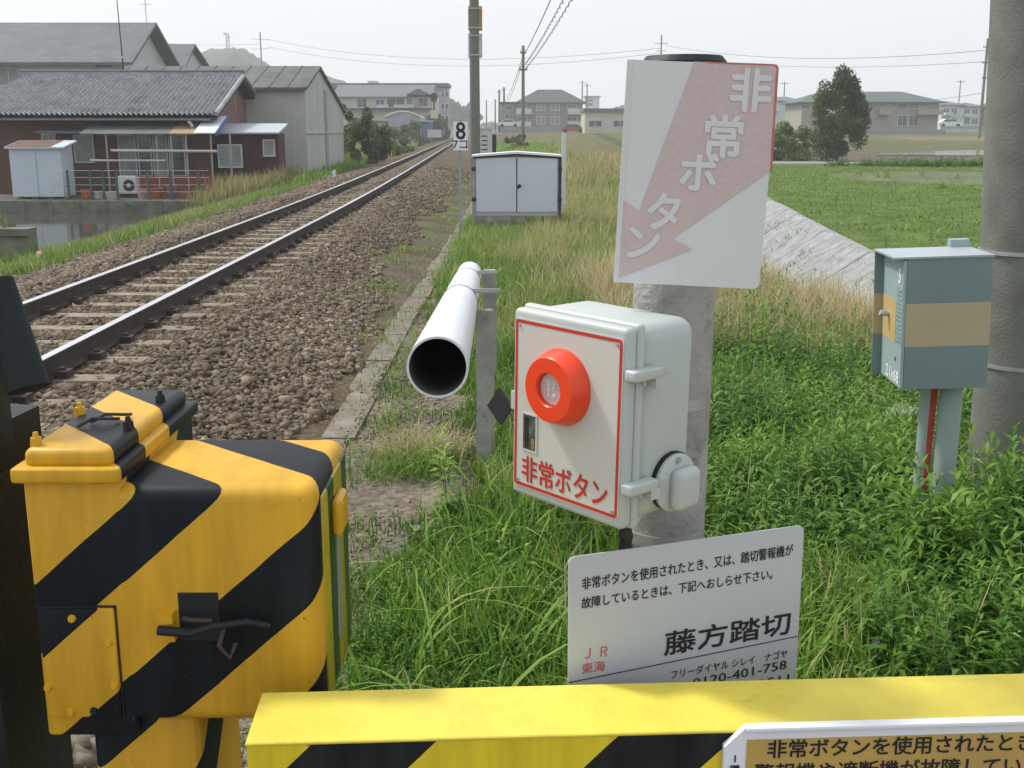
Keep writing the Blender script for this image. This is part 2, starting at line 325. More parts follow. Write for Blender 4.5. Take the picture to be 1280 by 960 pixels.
# ------------------------------------------------------------------ terrain
def sst(x, a, b): t = np.clip((np.asarray(x, float)-a)/(b-a), 0, 1); return t*t*(3-2*t)
def softplus(x, k=4.0): return np.where(x > 8*k, x, k*np.log1p(np.exp(np.minimum(x/k, 20))))
def XC(Y): Y = np.asarray(Y, float); return -3.64-.01*Y-.02*softplus(Y-25)
def XT(Y): Y = np.asarray(Y, float); return 4.08+.105*np.minimum(Y, 80)+1.4*(1-sst(Y, 8, 17))   # top edge of revetment
def KERBX(Y): return -1.20+.0075*np.asarray(Y, float)
def interp(x, xs, ys): return np.interp(x, xs, ys)
WALLY = 40.0
def T(X, Y):
    X = np.asarray(X, float); Y = np.asarray(Y, float); u = X-XC(Y)
    far = sst(Y, 100, 165)
    # left
    zl = interp(-u, [0, 1.35, 2.6, 3.4, 7.0, 8.6, 40], [-.17, -.17, -.42, -.5, -1.42, -1.75, -1.75])
    yard = interp(-u, [0, 1.35, 2.6, 3.4, 6.2, 40], [-.17, -.17, -.42, -.48, -1.0, -1.0])
    m = sst(Y, WALLY+.05, WALLY+.35); zl = zl*(1-m)+yard*m
    lf = sst(Y, 48, 62)*sst(-u, 2.6, 5); zl = zl*(1-lf)+(-.5)*lf
    lf = far*sst(-u, 3, 9); zl = zl*(1-lf)+(.3)*lf
    nb = (1-sst(Y, 20, 24))*sst(-u, 3.4, 6); zl = zl*(1-nb)+(-.85)*nb
    # right
    xt = XT(Y); kb = KERBX(Y)-XC(Y)
    zr = np.where(u < 1.3, -.17, np.where(u < kb, -.17-.25*np.clip((u-1.3)/(kb-1.3), 0, 1), -.42))
    d = X-xt
    cut = interp(d, [-20, -3.1, -1.75, -1.55, 0, .001, 50], [-.42, -.42, -1.5, -1.6, -.60, -.6, -.6])
    cfade = 1-sst(Y, 62, 78)
    cut = cut*cfade+(np.where(d < -1, -.5, -.6))*(1-cfade)
    zr = np.where(d > -3.1, cut, zr)
    rf = far*sst(u, 3, 8); zr = zr*(1-rf)+.75*rf
    z = np.where(u < 0, zl, zr)
    return z
def bumpy(X, Y, a): return a*(np.sin(X*3.1+Y*1.7)+np.sin(X*1.3-Y*2.9+1)+np.sin(X*7.7+Y*5.3))/3
def grid(name, xs_of_y, ys, zf, mats, parent=None, colf=None):
    nx = len(xs_of_y(ys[0])); ny = len(ys); V = np.zeros((ny*nx, 3))
    for j, y in enumerate(ys):
        x = xs_of_y(y); V[j*nx:(j+1)*nx, 0] = x; V[j*nx:(j+1)*nx, 1] = y; V[j*nx:(j+1)*nx, 2] = zf(x, np.full(nx, y))
    a = np.arange(nx-1)[None, :]+nx*np.arange(ny-1)[:, None]; a = a.ravel()
    idx = np.stack([a, a+1, a+1+nx, a+nx], 1).ravel(); o = rawmesh(name, V, np.full(len(a), 4), idx, mats, parent, smooth=True)
    if colf is not None:
        c = colf(V[:, 0], V[:, 1], V[:, 2]); at = o.data.color_attributes.new('land', 'FLOAT_COLOR', 'POINT')
        at.data.foreach_set('color', np.concatenate([c, np.ones((len(c), 1))], 1).astype(np.float32).ravel())
    return o
ys = np.concatenate([np.arange(-6, 45, .3), np.arange(45, 110, 1.2), np.arange(110, 400, 8), np.array([450, 600, 900])])
def xs_ground(y):
    s = np.concatenate([np.array([-700, -450, -300, -150, -90, -60, -40, -30, -24, -20, -17, -14, -12]), np.arange(-10, 0, .25)])
    left = XC(y)+s
    xt = float(XT(y)); c = float(XC(y))
    right = np.concatenate([np.linspace(c, KERBX(y), 10), np.linspace(float(KERBX(y))+.2, xt-3.2, 14), np.linspace(xt-3.1, xt-1.75, 6), np.array([xt-1.55]), np.linspace(xt-1.4, xt-.01, 6), xt+np.array([.05, .5, 1, 2, 3, 4.5, 6, 8, 10, 13, 16, 20, 25, 30, 36, 43, 50, 60, 75, 100, 150, 300, 450, 700])])
    return np.concatenate([left, right])
def landcol(X, Y, Z):
    u = X-XC(Y); d = X-XT(Y); n = len(X)
    nz = (np.sin(X*1.7+np.sin(Y*.9)*2)+np.sin(Y*1.1+np.sin(X*.8)*2)+np.sin(X*.43+Y*.31))/3
    grass = np.stack([.062+.02*nz, .088+.02*nz, .022+.005*nz], 1)
    dirt = np.stack([.20+.03*nz, .175+.03*nz, .14+.02*nz], 1); soil = np.array([.125, .105, .085])*np.ones((n, 1))
    grav = np.array([.115, .09, .06])*np.ones((n, 1)); straw = np.array([.20, .165, .08])*np.ones((n, 1))
    c = grass.copy()
    def mix(c, k, m): m = np.clip(m, 0, 1)[:, None]; return c*(1-m)+k*m
    c = mix(c, straw, .55*(d < -1.6)*(u > 2)*sst(Y, 8, 16))
    c = mix(c, np.array([.10, .155, .035]), (d > 0)*1.0)
    c = mix(c, dirt, ((X > KERBX(Y)-.05) & (X < -.15+.2*nz-.45*sst(Y, 7, 12)) & (Y < 26)).astype(float))
    c = mix(c, grav, ((X <= KERBX(Y)) & (u > -2.8)).astype(float))
    c = mix(c, dirt*.75, ((X <= KERBX(Y)) & (X > KERBX(Y)-.75)).astype(float)*(.55+.25*nz)*sst(Y, 7, 16))
    c = mix(c, grav*1.1, ((X > KERBX(Y)) & (X < KERBX(Y)+1.3) & (Y >= 20)).astype(float)*.7)
    c = mix(c, dirt*.9, (Y < 3.0)*1.0)
    c = mix(c, soil, (d > 2)*sst(Y, 66, 70)*(1-sst(Y, 150, 170))*1.0)
    c = mix(c, np.array([.11, .125, .05]), (d > 2)*sst(Y, 100, 106)*(1-sst(Y, 150, 160))*.8)
    c = mix(c, np.array([.24, .20, .10]), (X > 45)*sst(Y, 132, 136)*(1-sst(Y, 146, 150))*.8)
    c = mix(c, np.array([.20, .18, .15]), ((np.hypot((X-20.5)/6.5, (Y-49)/7)) < 1.0)*.75*(.6+.4*nz))
    c = mix(c, np.array([.15, .13, .11]), (u < -6.5)*(Y > WALLY)*(Y < 60)*.8)
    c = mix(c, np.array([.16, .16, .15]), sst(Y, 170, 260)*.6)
    return c
m, n, b = nodes('ground_soil_and_turf'); L = n.links.new
va = add(n, 'ShaderNodeVertexColor', layer_name='land'); tc = add(n, 'ShaderNodeTexCoord')
n1 = add(n, 'ShaderNodeTexNoise'); n1.inputs['Scale'].default_value = 1.2; n1.inputs['Detail'].default_value = 10; n1.inputs['Roughness'].default_value = .7; L(tc.outputs['Object'], n1.inputs['Vector'])
r1 = add(n, 'ShaderNodeValToRGB'); r1.color_ramp.elements[0].position = .3; r1.color_ramp.elements[0].color = (.55, .55, .6, 1); r1.color_ramp.elements[1].position = .7; r1.color_ramp.elements[1].color = (1.35, 1.3, 1.2, 1); L(n1.outputs[0], r1.inputs[0])
n2 = add(n, 'ShaderNodeTexNoise'); n2.inputs['Scale'].default_value = 28; n2.inputs['Detail'].default_value = 6; L(tc.outputs['Object'], n2.inputs['Vector'])
r2 = add(n, 'ShaderNodeValToRGB'); r2.color_ramp.elements[0].position = .35; r2.color_ramp.elements[0].color = (.6, .6, .6, 1); r2.color_ramp.elements[1].position = .68; r2.color_ramp.elements[1].color = (1.3, 1.3, 1.3, 1); L(n2.outputs[0], r2.inputs[0])
ma = add(n, 'ShaderNodeMixRGB', blend_type='MULTIPLY'); ma.inputs[0].default_value = 1; L(va.outputs[0], ma.inputs[1]); L(r1.outputs[0], ma.inputs[2])
mb_ = add(n, 'ShaderNodeMixRGB', blend_type='MULTIPLY'); mb_.inputs[0].default_value = 1; L(ma.outputs[0], mb_.inputs[1]); L(r2.outputs[0], mb_.inputs[2])
L(mb_.outputs[0], b.inputs['Base Color']); b.inputs['Roughness'].default_value = .95; b.inputs['Specular IOR Level'].default_value = .1
bp = add(n, 'ShaderNodeBump'); bp.inputs['Strength'].default_value = .7; bp.inputs['Distance'].default_value = .03; L(n2.outputs[0], bp.inputs['Height']); L(bp.outputs[0], b.inputs['Normal'])
M['ground'] = m
tag(grid('ground', xs_ground, ys, lambda X, Y: T(X, Y)+np.where((X < KERBX(Y)), 0, bumpy(X, Y, .02)), [M['ground']], colf=landcol), kind='structure')
# water: canal on the left, flooded paddies on the right
def watermat(name, c, rough=.06):
    m, n, b = nodes(name); b.inputs['Base Color'].default_value = tuple(c)+(1,); b.inputs['Roughness'].default_value = rough
    b.inputs['Specular IOR Level'].default_value = .5; b.inputs['IOR'].default_value = 1.33
    tc = add(n, 'ShaderNodeTexCoord'); mp = add(n, 'ShaderNodeMapping'); mp.inputs['Scale'].default_value = (1, .4, 1); n.links.new(tc.outputs['Object'], mp.inputs[0])
    nz = add(n, 'ShaderNodeTexNoise'); nz.inputs['Scale'].default_value = 3; nz.inputs['Detail'].default_value = 3; n.links.new(mp.outputs[0], nz.inputs['Vector'])
    bp = add(n, 'ShaderNodeBump'); bp.inputs['Strength'].default_value = .05; bp.inputs['Distance'].default_value = .05; n.links.new(nz.outputs[0], bp.inputs['Height']); n.links.new(bp.outputs[0], b.inputs['Normal'])
    return m
M['road'] = pm('pale_farm_road', (.24, .235, .22), .9, .1, 1)
M['water'] = watermat('canal_water', (.055, .058, .045)); M['paddy'] = watermat('paddy_water', (.13, .12, .085), .12)
tag(MB().add([(-60, 20, -1.42), (-10.2, 20, -1.42), (-10.2, WALLY+.1, -1.42), (-60, WALLY+.1, -1.42)], [(0, 1, 2, 3)]).build('canal_water', M['water']), kind='structure')
def sheet(name, pts, z, mat): return tag(MB().add([(x, y, z) for x, y in pts], [tuple(range(len(pts)))]).build(name, mat), kind='structure')
sheet('paddy_water', [(28, 88), (47, 86), (75, 92), (90, 112), (48, 113), (38, 104), (31, 96)], -.54, M['paddy'])
sheet('farm_road', [(13, 68.5), (27, 68.5), (29, 73), (13.5, 73)], -.585, M['road'])
sheet('paddy_water', [(9, 124), (34, 122), (36, 132), (8, 134)], -.2, M['paddy'])
# revetment face: concrete slope of the ditch, cast in panels
rev = empty('concrete_revetment', (0, 0, 0)); tag(rev, kind='structure')
yy = 6.0
while yy < 62:
    y1 = yy+1.45; mb = MB()
    vs = []
    for y in (yy+.005, y1-.005):
        xt = float(XT(y)); vs.append([(xt+.12, y, -.57), (xt-.02, y, -.56), (xt-1.62, y, -1.60+random.uniform(-.01, .01)), (xt-1.62, y, -1.8), (xt+.12, y, -.8)])
    n = 5; fs = [(i, (i+1) % n, n+(i+1) % n, n+i) for i in range(n)]+[tuple(range(n)), tuple(range(2*n-1, n-1, -1))]
    dz = random.uniform(-.012, .012); mb.add([(a, b_, c+dz) for a, b_, c in vs[0]+vs[1]], fs); mb.build('panel', M['revetment'], rev); yy = y1
# canal retaining wall, cast in bays
rw = empty('canal_retaining_wall', (0, WALLY, 0)); tag(rw, kind='structure')
for i in range(14):
    x = -24+i*.97; h = -1.0+random.uniform(-.015, .015)
    if x > -10.6: break
    MB().bb(x+.02, x+.95, -.08, .12, -2, h).build('panel', M['concrete_dark'], rw)
    MB().bb(x-.05, x+.03, -.13, .1, -2, h-.06).build('pilaster', M['concrete_dark'], rw)
# kerb wall between ballast and path
kb = empty('track_side_kerb', (0, 0, 0)); tag(kb, kind='structure')
yy = 2.0
while yy < 40:
    L_ = 1.2; jx = random.uniform(-.02, .02); x0 = float(KERBX(yy)); x1 = float(KERBX(yy+L_))
    MB().box(((x0+x1)/2+jx+.03, yy+L_/2, -.492+random.uniform(-.006, .006)), (.21, L_-.015, .18), rz=-.0075+random.uniform(-.008, .008)).build('kerb_stone', M['kerb'], kb); yy += L_
# ------------------------------------------------------------------ railway track
tr = tag(empty('railway_track', (0, 0, 0)), kind='structure')
def rail(side):
    prof_side = [(-.062, -.153), (.062, -.153), (.062, -.143), (.012, -.125), (.010, -.04), (.031, -.03), (.031, -.006), (-.031, -.006), (-.031, -.03), (-.010, -.04), (-.012, -.125), (-.062, -.143)]
    Y = list(np.arange(1.0, 60, 1.5))+list(np.arange(60, 420, 6)); mb = MB(); hd = MB(); n = len(prof_side); vs = []; hv = []
    for y in Y:
        c = float(XC(y))+side*.568; vs += [(c+a, y, b_) for a, b_ in prof_side]; hv += [(c-.031, y, -.012), (c-.031, y, -.003), (c-.024, y, .002), (c+.024, y, .002), (c+.031, y, -.003), (c+.031, y, -.012)]
    fs = []; hf = []
    for i in range(len(Y)-1):
        for k in range(n): k2 = (k+1) % n; fs.append((i*n+k, i*n+k2, (i+1)*n+k2, (i+1)*n+k))
        for k in range(5): hf.append((i*6+k, i*6+k+1, (i+1)*6+k+1, (i+1)*6+k))
    r = mb.add(vs, fs).build('rail', M['rail_side'], tr); hd.add(hv, hf).build('rail_head', M['rail_head'], r)
rail(-1); rail(1)
slm = MB().box((0, 0, -.235), (2.1, .22, .15)).box((0, 0, -.158), (2.06, .20, .008)).build('sleeper', M['sleeper'], tr)
fm = MB()
for sx in (-.568, .568):
    for s2 in (-1, 1):
        fm.box((sx+s2*.105, .0, -.128), (.09, .11, .055)); fm.box((sx+s2*.10, 0, -.095), (.035, .035, .03)); fm.box((sx+s2*.085, 0, -.115), (.05, .05, .04))
fas = fm.build('rail_fastening', M['rust'], slm)
sl_y = [2.2+.655*i for i in range(150)]
for i, y in enumerate(sl_y):
    o = slm if i == 0 else dup(slm, tr)
    ang = math.atan(-(.01+.02/(1+math.exp(-(y-25)/4))))
    o.location = (float(XC(y))+random.uniform(-.02, .02), y, random.uniform(-.012, .006)); o.rotation_euler = (0, random.uniform(-.006, .006), -ang*-1+random.uniform(-.012, .012))
# ------------------------------------------------------------------ ballast stones
ICO = None
def ico_base():
    bm = bmesh.new(); bmesh.ops.create_icosphere(bm, subdivisions=1, radius=1); V = np.array([v.co[:] for v in bm.verts]); F = np.array([[v.index for v in f.verts] for f in bm.faces]); bm.free(); return V, F
IV, IF = ico_base()
OV = np.array([[1, 0, 0], [-1, 0, 0], [0, 1, 0], [0, -1, 0], [0, 0, 1], [0, 0, -1]], float); OF = np.array([[0, 2, 4], [2, 1, 4], [1, 3, 4], [3, 0, 4], [2, 0, 5], [1, 2, 5], [3, 1, 5], [0, 3, 5]])
def stones(name, P, S, BV, BF, mats, parent=None, label=None, tint=None):
    N = len(P); nb = len(BV)
    q = RNG.normal(size=(N, 4)); q /= np.linalg.norm(q, axis=1)[:, None]; a, b_, c, d = q.T
    R = np.stack([1-2*(c*c+d*d), 2*(b_*c-a*d), 2*(b_*d+a*c), 2*(b_*c+a*d), 1-2*(b_*b_+d*d), 2*(c*d-a*b_), 2*(b_*d-a*c), 2*(c*d+a*b_), 1-2*(b_*b_+c*c)], 1).reshape(N, 3, 3)
    sc = RNG.uniform(.45, 1.2, (N, 1, 3))*S[:, None, None]; jit = RNG.uniform(.58, 1.28, (N, nb, 1))
    V = BV[None]*jit*sc; V = np.einsum('nij,nkj->nki', R, V); V[:, :, 2] *= .8; V += P[:, None, :]
    idx = (BF[None]+(np.arange(N)*nb)[:, None, None]).reshape(-1)
    t = RNG.uniform(0, 1, N)**1.25 if tint is None else tint
    o = rawmesh(name, V.reshape(-1, 3), np.full(N*len(BF), 3), idx, mats, parent, attr=np.repeat(t, nb)); tag(o, kind='stuff'); return o
def scatter(n, x0, x1, y0, y1, pad=110, ypow=1.0):
    X = RNG.uniform(x0, x1, n); Y = y0+(y1-y0)*RNG.uniform(0, 1, n)**ypow
    P = np.stack([X, Y, T(X, Y)], 1); px, py = npproj(P); k = (px > -pad) & (px < 1280+pad) & (py < 1010) & (py > 100); return P[k]
def ballast(name, y0, y1, dens, size, BV, BF):
    W_ = 5.6; P = scatter(int(dens*W_*(y1-y0)), -7.5 if y0 < 20 else -9, -.9, y0, y1)
    u = P[:, 0]-XC(P[:, 1]); k = (u > -2.95+.25*np.sin(P[:, 1]*1.3)) & (P[:, 0] < KERBX(P[:, 1])-.06-(.55+.2*np.sin(P[:, 1]*.9))*sst(P[:, 1], 9, 18)-.15*np.abs(np.sin(P[:, 1]*2.1)))
    # fewer stones on the sleepers and none on the rails
    ph = (P[:, 1]-2.2)/.655; onsl = (np.abs(ph-np.round(ph)) < .17) & (np.abs(u) < 1.05)
    k &= ~(onsl & (RNG.uniform(0, 1, len(P)) < .74)); k &= ~(np.abs(np.abs(u)-.568) < .075)
    P = P[k]; S = size*RNG.lognormal(0, .32, len(P)); P[:, 2] += RNG.uniform(-.3, .6, len(P))*size; P[:, 2] -= np.where(np.abs(P[:, 0]-XC(P[:, 1])) < 1.1, size*.35, 0)
    tb = np.clip(RNG.uniform(0, 1, len(P))**1.2*.9+.12*np.sin(P[:, 0]*1.9+P[:, 1]*.8)*np.sin(P[:, 1]*.5), 0, 1)
    return stones(name, P, S, BV, BF, [M['stone']], tint=tb)
ballast('ballast_stones', 2.6, 13, 760, .0255, IV, IF)
ballast('ballast_stones', 2.6, 13, 820, .030, OV, OF)
ballast('ballast_stones', 13, 25, 850, .030, OV, OF)
ballast('ballast_stones', 25, 50, 340, .042, OV, OF)
# loose grit on the path and under the machine
P = scatter(26000, -1.3, .3, 2.4, 16, ypow=1.3); P = P[(P[:, 0] > KERBX(P[:, 1])+.09)|(RNG.uniform(0, 1, len(P)) < .12)]; P[:, 2] = np.where(P[:, 0] < KERBX(P[:, 1])+.14, -.400, P[:, 2])
stones('path_grit', P, .009*RNG.lognormal(0, .4, len(P)), OV, OF, [M['stone']], tint=RNG.uniform(.35, 1, len(P)))
P = scatter(9000, -1.6, .2, 2.3, 3.7); stones('path_grit', P, .014*RNG.lognormal(0, .3, len(P)), OV, OF, [M['stone']], tint=RNG.uniform(.3, 1, len(P)))
P = np.array([tuple(G(random.uniform(35, 120), random.uniform(905, 975), -.4)) for _ in range(90)]); P[:, 2] = -.42+RNG.uniform(0, .05, 90)
stones('large_stones', P, .05*RNG.lognormal(0, .25, 90), IV, IF, [M['stone']], tint=RNG.uniform(.55, .75, 90))
# ------------------------------------------------------------------ grass
def blades(name, P, H, Wd, mats, tint, lean=.5, seg=3, droop=1.0, label=None, kind='stuff', parent=None):
    N = len(P); az = RNG.uniform(0, 2*PI, N); fa = az+PI/2+RNG.uniform(-.6, .6, N); ln = lean*RNG.uniform(.2, 1.5, N)
    D = np.stack([np.cos(az), np.sin(az), np.zeros(N)], 1); S = np.stack([np.cos(fa), np.sin(fa), np.zeros(N)], 1)
    ts = np.linspace(0, 1, seg+1); rows = []
    for t in ts:
        c = P+D*(H*ln*t**1.7)[:, None]; c[:, 2] += H*(t-.42*droop*np.minimum(ln, 1.3)*t**2.6)
        wd = (Wd*(1-t**1.8)*.5)[:, None]
        if t < 1: rows += [c-S*wd, c+S*wd]
        else: rows += [c]
    V = np.stack(rows, 1); nb = V.shape[1]; q = []; tri = []
    base = (np.arange(N)*nb)[:, None]
    cnt = []; idx = []
    for s in range(seg-1): idx.append(base+np.array([2*s, 2*s+1, 2*s+3, 2*s+2])); cnt.append(4)
    idx.append(base+np.array([2*seg-2, 2*seg-1, 2*seg])); cnt.append(3)
    I = np.concatenate(idx, 1).ravel(); C = np.tile(np.array(cnt), N)
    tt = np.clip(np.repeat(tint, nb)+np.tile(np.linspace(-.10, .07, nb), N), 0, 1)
    o = rawmesh(name, V.reshape(-1, 3), C, I, mats, parent, attr=tt)
    if kind: tag(o, kind=kind)
    return o
def clumpnoise(P, f=1.0, s=0): return (np.sin(P[:, 0]*2.3*f+s+1.7*np.sin(P[:, 1]*1.1*f))+np.sin(P[:, 1]*2.9*f+s*2+1.3*np.sin(P[:, 0]*1.9*f)))/2
def clumps(P, n, r):
    Q = np.repeat(P, n, 0); Q[:, 0] += RNG.normal(0, r, len(Q)); Q[:, 1] += RNG.normal(0, r, len(Q)); Q[:, 2] = T(Q[:, 0], Q[:, 1]); return Q
# A: lush near grass right of the path
def leftlimit(Y): return np.interp(Y, [2.8, 3.6, 4.6, 5.2, 5.8, 7, 9, 14, 20, 30], [-.66, -.64, -.58, -.42, -.15, -.22, -.5, -.92, -.9, -.9])
P = clumps(scatter(3300, -.9, 3.4, 3.1, 9.5, ypow=1.2), 16, .05); e = P[:, 0]-leftlimit(P[:, 1])+.12*clumpnoise(P, 3)
P = P[(e > 0) & (P[:, 0] < XT(P[:, 1])-1.7)]; cn = clumpnoise(P, 1.2)
H = (.145+.08*cn)*RNG.uniform(.6, 1.5, len(P)); H = np.maximum(H, .06)*np.clip(.35+(P[:, 0]-leftlimit(P[:, 1]))*1.6, .35, 1)*np.interp(P[:, 0], [0, 1, 2.5], [1.35, 1.1, 1.2])
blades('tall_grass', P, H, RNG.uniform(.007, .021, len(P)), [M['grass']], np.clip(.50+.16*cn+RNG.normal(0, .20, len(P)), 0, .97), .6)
# fine short undergrowth
P = scatter(80000, -1.0, 4, 3.0, 14, ypow=1.3); e = P[:, 0]-leftlimit(P[:, 1])+.2*clumpnoise(P, 2.5); P = P[(e > -.05)&(P[:, 0] < XT(P[:, 1])-1.7)]
blades('short_grass', P, RNG.uniform(.04, .12, len(P)), RNG.uniform(.005, .012, len(P)), [M['grass']], np.clip(.30+.12*clumpnoise(P)+RNG.normal(0, .12, len(P)), 0, .9), .9, seg=2)
# a few long arching blades
P = scatter(520, -.6, 3.2, 3.3, 7, ypow=1.2); P = P[P[:, 0] > leftlimit(P[:, 1])+.1]
blades('arching_grass', P, RNG.uniform(.25, .5, len(P)), RNG.uniform(.010, .019, len(P)), [M['grass']], np.clip(RNG.normal(.66, .12, len(P)), 0, .9), 1.0, seg=6, droop=1.35)
# B: leafy weeds on the bank
def weeds(name, P, Hs, mats, leafL=.115, nl=17, kind='stuff', parent=None, wid=.21, tb=.45):
    N = len(P); V = []; F = []; Tt = []
    Vs = []; 
    t = np.linspace(.12, 1, nl)[None, :]; k = np.arange(nl)[None, :]
    sway = RNG.normal(0, .12, (N, 2)); h = Hs[:, None]
    bx = P[:, 0:1]+sway[:, 0:1]*h*t**1.5; by = P[:, 1:2]+sway[:, 1:2]*h*t**1.5; bz = P[:, 2:3]+h*t
    az = k*2.4+RNG.uniform(0, 6.28, (N, 1))+RNG.normal(0, .25, (N, nl)); el = np.where(t > .93, 1.1, .75-.75*(1-t)+RNG.normal(0, .2, (N, nl)))
    L_ = leafL*(1.15-.65*t)*RNG.uniform(.7, 1.3, (N, nl))*np.minimum(1.3, h/.4); wd = L_*wid
    d = np.stack([np.cos(az)*np.cos(el), np.sin(az)*np.cos(el), np.sin(el)], -1); s = np.stack([-np.sin(az), np.cos(az), np.zeros_like(az)], -1)
    o = np.stack([bx, by, bz], -1); L3 = L_[..., None]; w3 = wd[..., None]; dn = np.array([0, 0, -1.0])
    p0 = o; p1 = o+d*L3*.45+s*w3*.5; p2 = o+d*L3*.45-s*w3*.5; p3 = o+d*L3+dn*L3*.28
    Vv = np.stack([p0, p1, p3, p2], 2).reshape(-1, 3); nq = N*nl
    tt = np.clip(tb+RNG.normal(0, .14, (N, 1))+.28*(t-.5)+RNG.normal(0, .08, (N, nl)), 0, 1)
    I = np.arange(nq*4); C = np.full(nq, 4); A = np.repeat(tt.ravel(), 4)
    # stems as thin crossed strips
    r = .0035; sv = []
    for a_, b_ in ((1, 0), (0, 1)):
        q0 = P+np.array([a_, b_, 0])*r; q1 = P-np.array([a_, b_, 0])*r; top = np.stack([bx[:, -1], by[:, -1], bz[:, -1]], 1); sv.append(np.stack([q0, q1, top], 1))
    S = np.concatenate(sv, 0).reshape(-1, 3); ns = len(S)//3
    V = np.concatenate([Vv, S]); I = np.concatenate([I, nq*4+np.arange(ns*3)]); C = np.concatenate([C, np.full(ns, 3)]); A = np.concatenate([A, np.full(ns*3, .35)])
    ob = rawmesh(name, V, C, I, mats, parent, attr=A)
    if kind: tag(ob, kind=kind)
    return ob
P = scatter(6800, .3, 5.5, 3.4, 13, ypow=.95); xl = np.interp(P[:, 1], [3.4, 4.6, 5.5, 8, 13], [1.15, .95, .55, .55, .6])
P = P[(P[:, 0] > xl+.2*clumpnoise(P, 2)) & (P[:, 0] < XT(P[:, 1])-1.2) & (P[:, 1] < 10.5+1.2*clumpnoise(P, 1.2))]
kk = (np.hypot(P[:, 0]-2.5, P[:, 1]-5.5) > .3); P = P[kk]
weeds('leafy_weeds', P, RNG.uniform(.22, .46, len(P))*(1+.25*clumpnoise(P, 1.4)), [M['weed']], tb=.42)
P = scatter(2200, -.6, 1.4, 3.4, 9.5); P = P[P[:, 0] > leftlimit(P[:, 1])+.05]; weeds('leafy_weeds', P, RNG.uniform(.12, .28, len(P)), [M['weed']], .06, 10, tb=.55)
# C: dry straw grass behind the bank
def dryg(name, x0, x1, y0, y1, n, h0, h1, wd, tint, fn=None, lean=.45, per=10, r=.08, mat='dry', seg=4):
    P = scatter(n, x0, x1, y0, y1)
    if fn is not None: P = P[fn(P)]
    P = clumps(P, per, r); cn = clumpnoise(P, .7)
    return blades(name, P, RNG.uniform(h0, h1, len(P))*(1+.2*cn), RNG.uniform(.6, 1.4, len(P))*wd, [M[mat]], np.clip(tint+.1*cn+RNG.normal(0, .2, len(P)), 0, 1), lean, seg=seg)
dryg('dry_grass', .9, 5.8, 8.2, 13.5, 3000, .30, .66, .009, .5, lambda P: (P[:, 1] > 9.3-.25*P[:, 0]+.6*clumpnoise(P, 1.1)) & (P[:, 0] < XT(P[:, 1])-1.3) & (P[:, 0] > .8), .55, 11)
dryg('dry_grass', .0, 4.5, 12, 34, 2400, .18, .50, .010, .42, lambda P: (P[:, 0] > .2+.5*clumpnoise(P, .6)) & (P[:, 0] < XT(P[:, 1])-2.5), .5, 8)
dryg('dry_grass', .5, 8, 34, 75, 1500, .3, .8, .03, .35, lambda P: (P[:, 0] < XT(P[:, 1])-1.5), .5, 6, .15, seg=2)
dryg('verge_grass', -1.0, 2.6, 7.5, 24, 4200, .10, .34, .007, .5, lambda P: (P[:, 0] > leftlimit(P[:, 1])) & (P[:, 0] < 2.4), .7, 12, mat='grass')
dryg('verge_straw', -1.1, 1.2, 9, 30, 1500, .12, .36, .008, .4, lambda P: (P[:, 0] > leftlimit(P[:, 1])) & (clumpnoise(P, 1.1) > -.2), .7, 9)
dryg('verge_grass', -1.0, 5, 22, 60, 1900, .15, .5, .022, .55, lambda P: (P[:, 0] > KERBX(P[:, 1])+.9) & (P[:, 0] < XT(P[:, 1])-1.5), .7, 8, .15, mat='grass', seg=2)
dryg('verge_grass', -2.0, 4, 60, 120, 900, .3, .8, .06, .6, lambda P: (P[:, 0] > XC(P[:, 1])+3.0), .7, 6, .3, mat='grass', seg=2)
# sparse tufts along the dirt path and the kerb
dryg('path_tufts', -1.15, -.1, 3.2, 14, 420, .03, .13, .006, .5, lambda P: (clumpnoise(P, 2.2) > -.1), .9, 14, .06, mat='grass')
P = scatter(1900, -1.0, -.1, 3.3, 9); P = P[clumpnoise(P, 2.0, 2) > .0]; weeds('path_weeds', P, RNG.uniform(.03, .12, len(P)), [M['weed']], .05, 8, tb=.6)
dryg('kerb_tufts', -2.0, -1.1, 9, 40, 500, .03, .14, .010, .55, lambda P: (P[:, 0] > KERBX(P[:, 1])-.75) & (clumpnoise(P, 1.5) > .1), .9, 12, .1, mat='grass', seg=2)
dryg('path_tufts', -1.05, -.7, 8.5, 10.5, 16, .05, .14, .006, .6, None, .9, 20, .08, mat='grass')
dryg('dead_stems', -.3, 4.2, 3.6, 10, 260, .18, .5, .006, .6, lambda P: (P[:, 0] > leftlimit(P[:, 1])+.1), .5, 3, .05)
P = scatter(260, -.2, 3.6, 3.6, 9); P = P[P[:, 0] > leftlimit(P[:, 1])+.2]; weeds('broad_leaved_weeds', P, RNG.uniform(.10, .26, len(P)), [M['weed']], .13, 9, tb=.7, wid=.42)
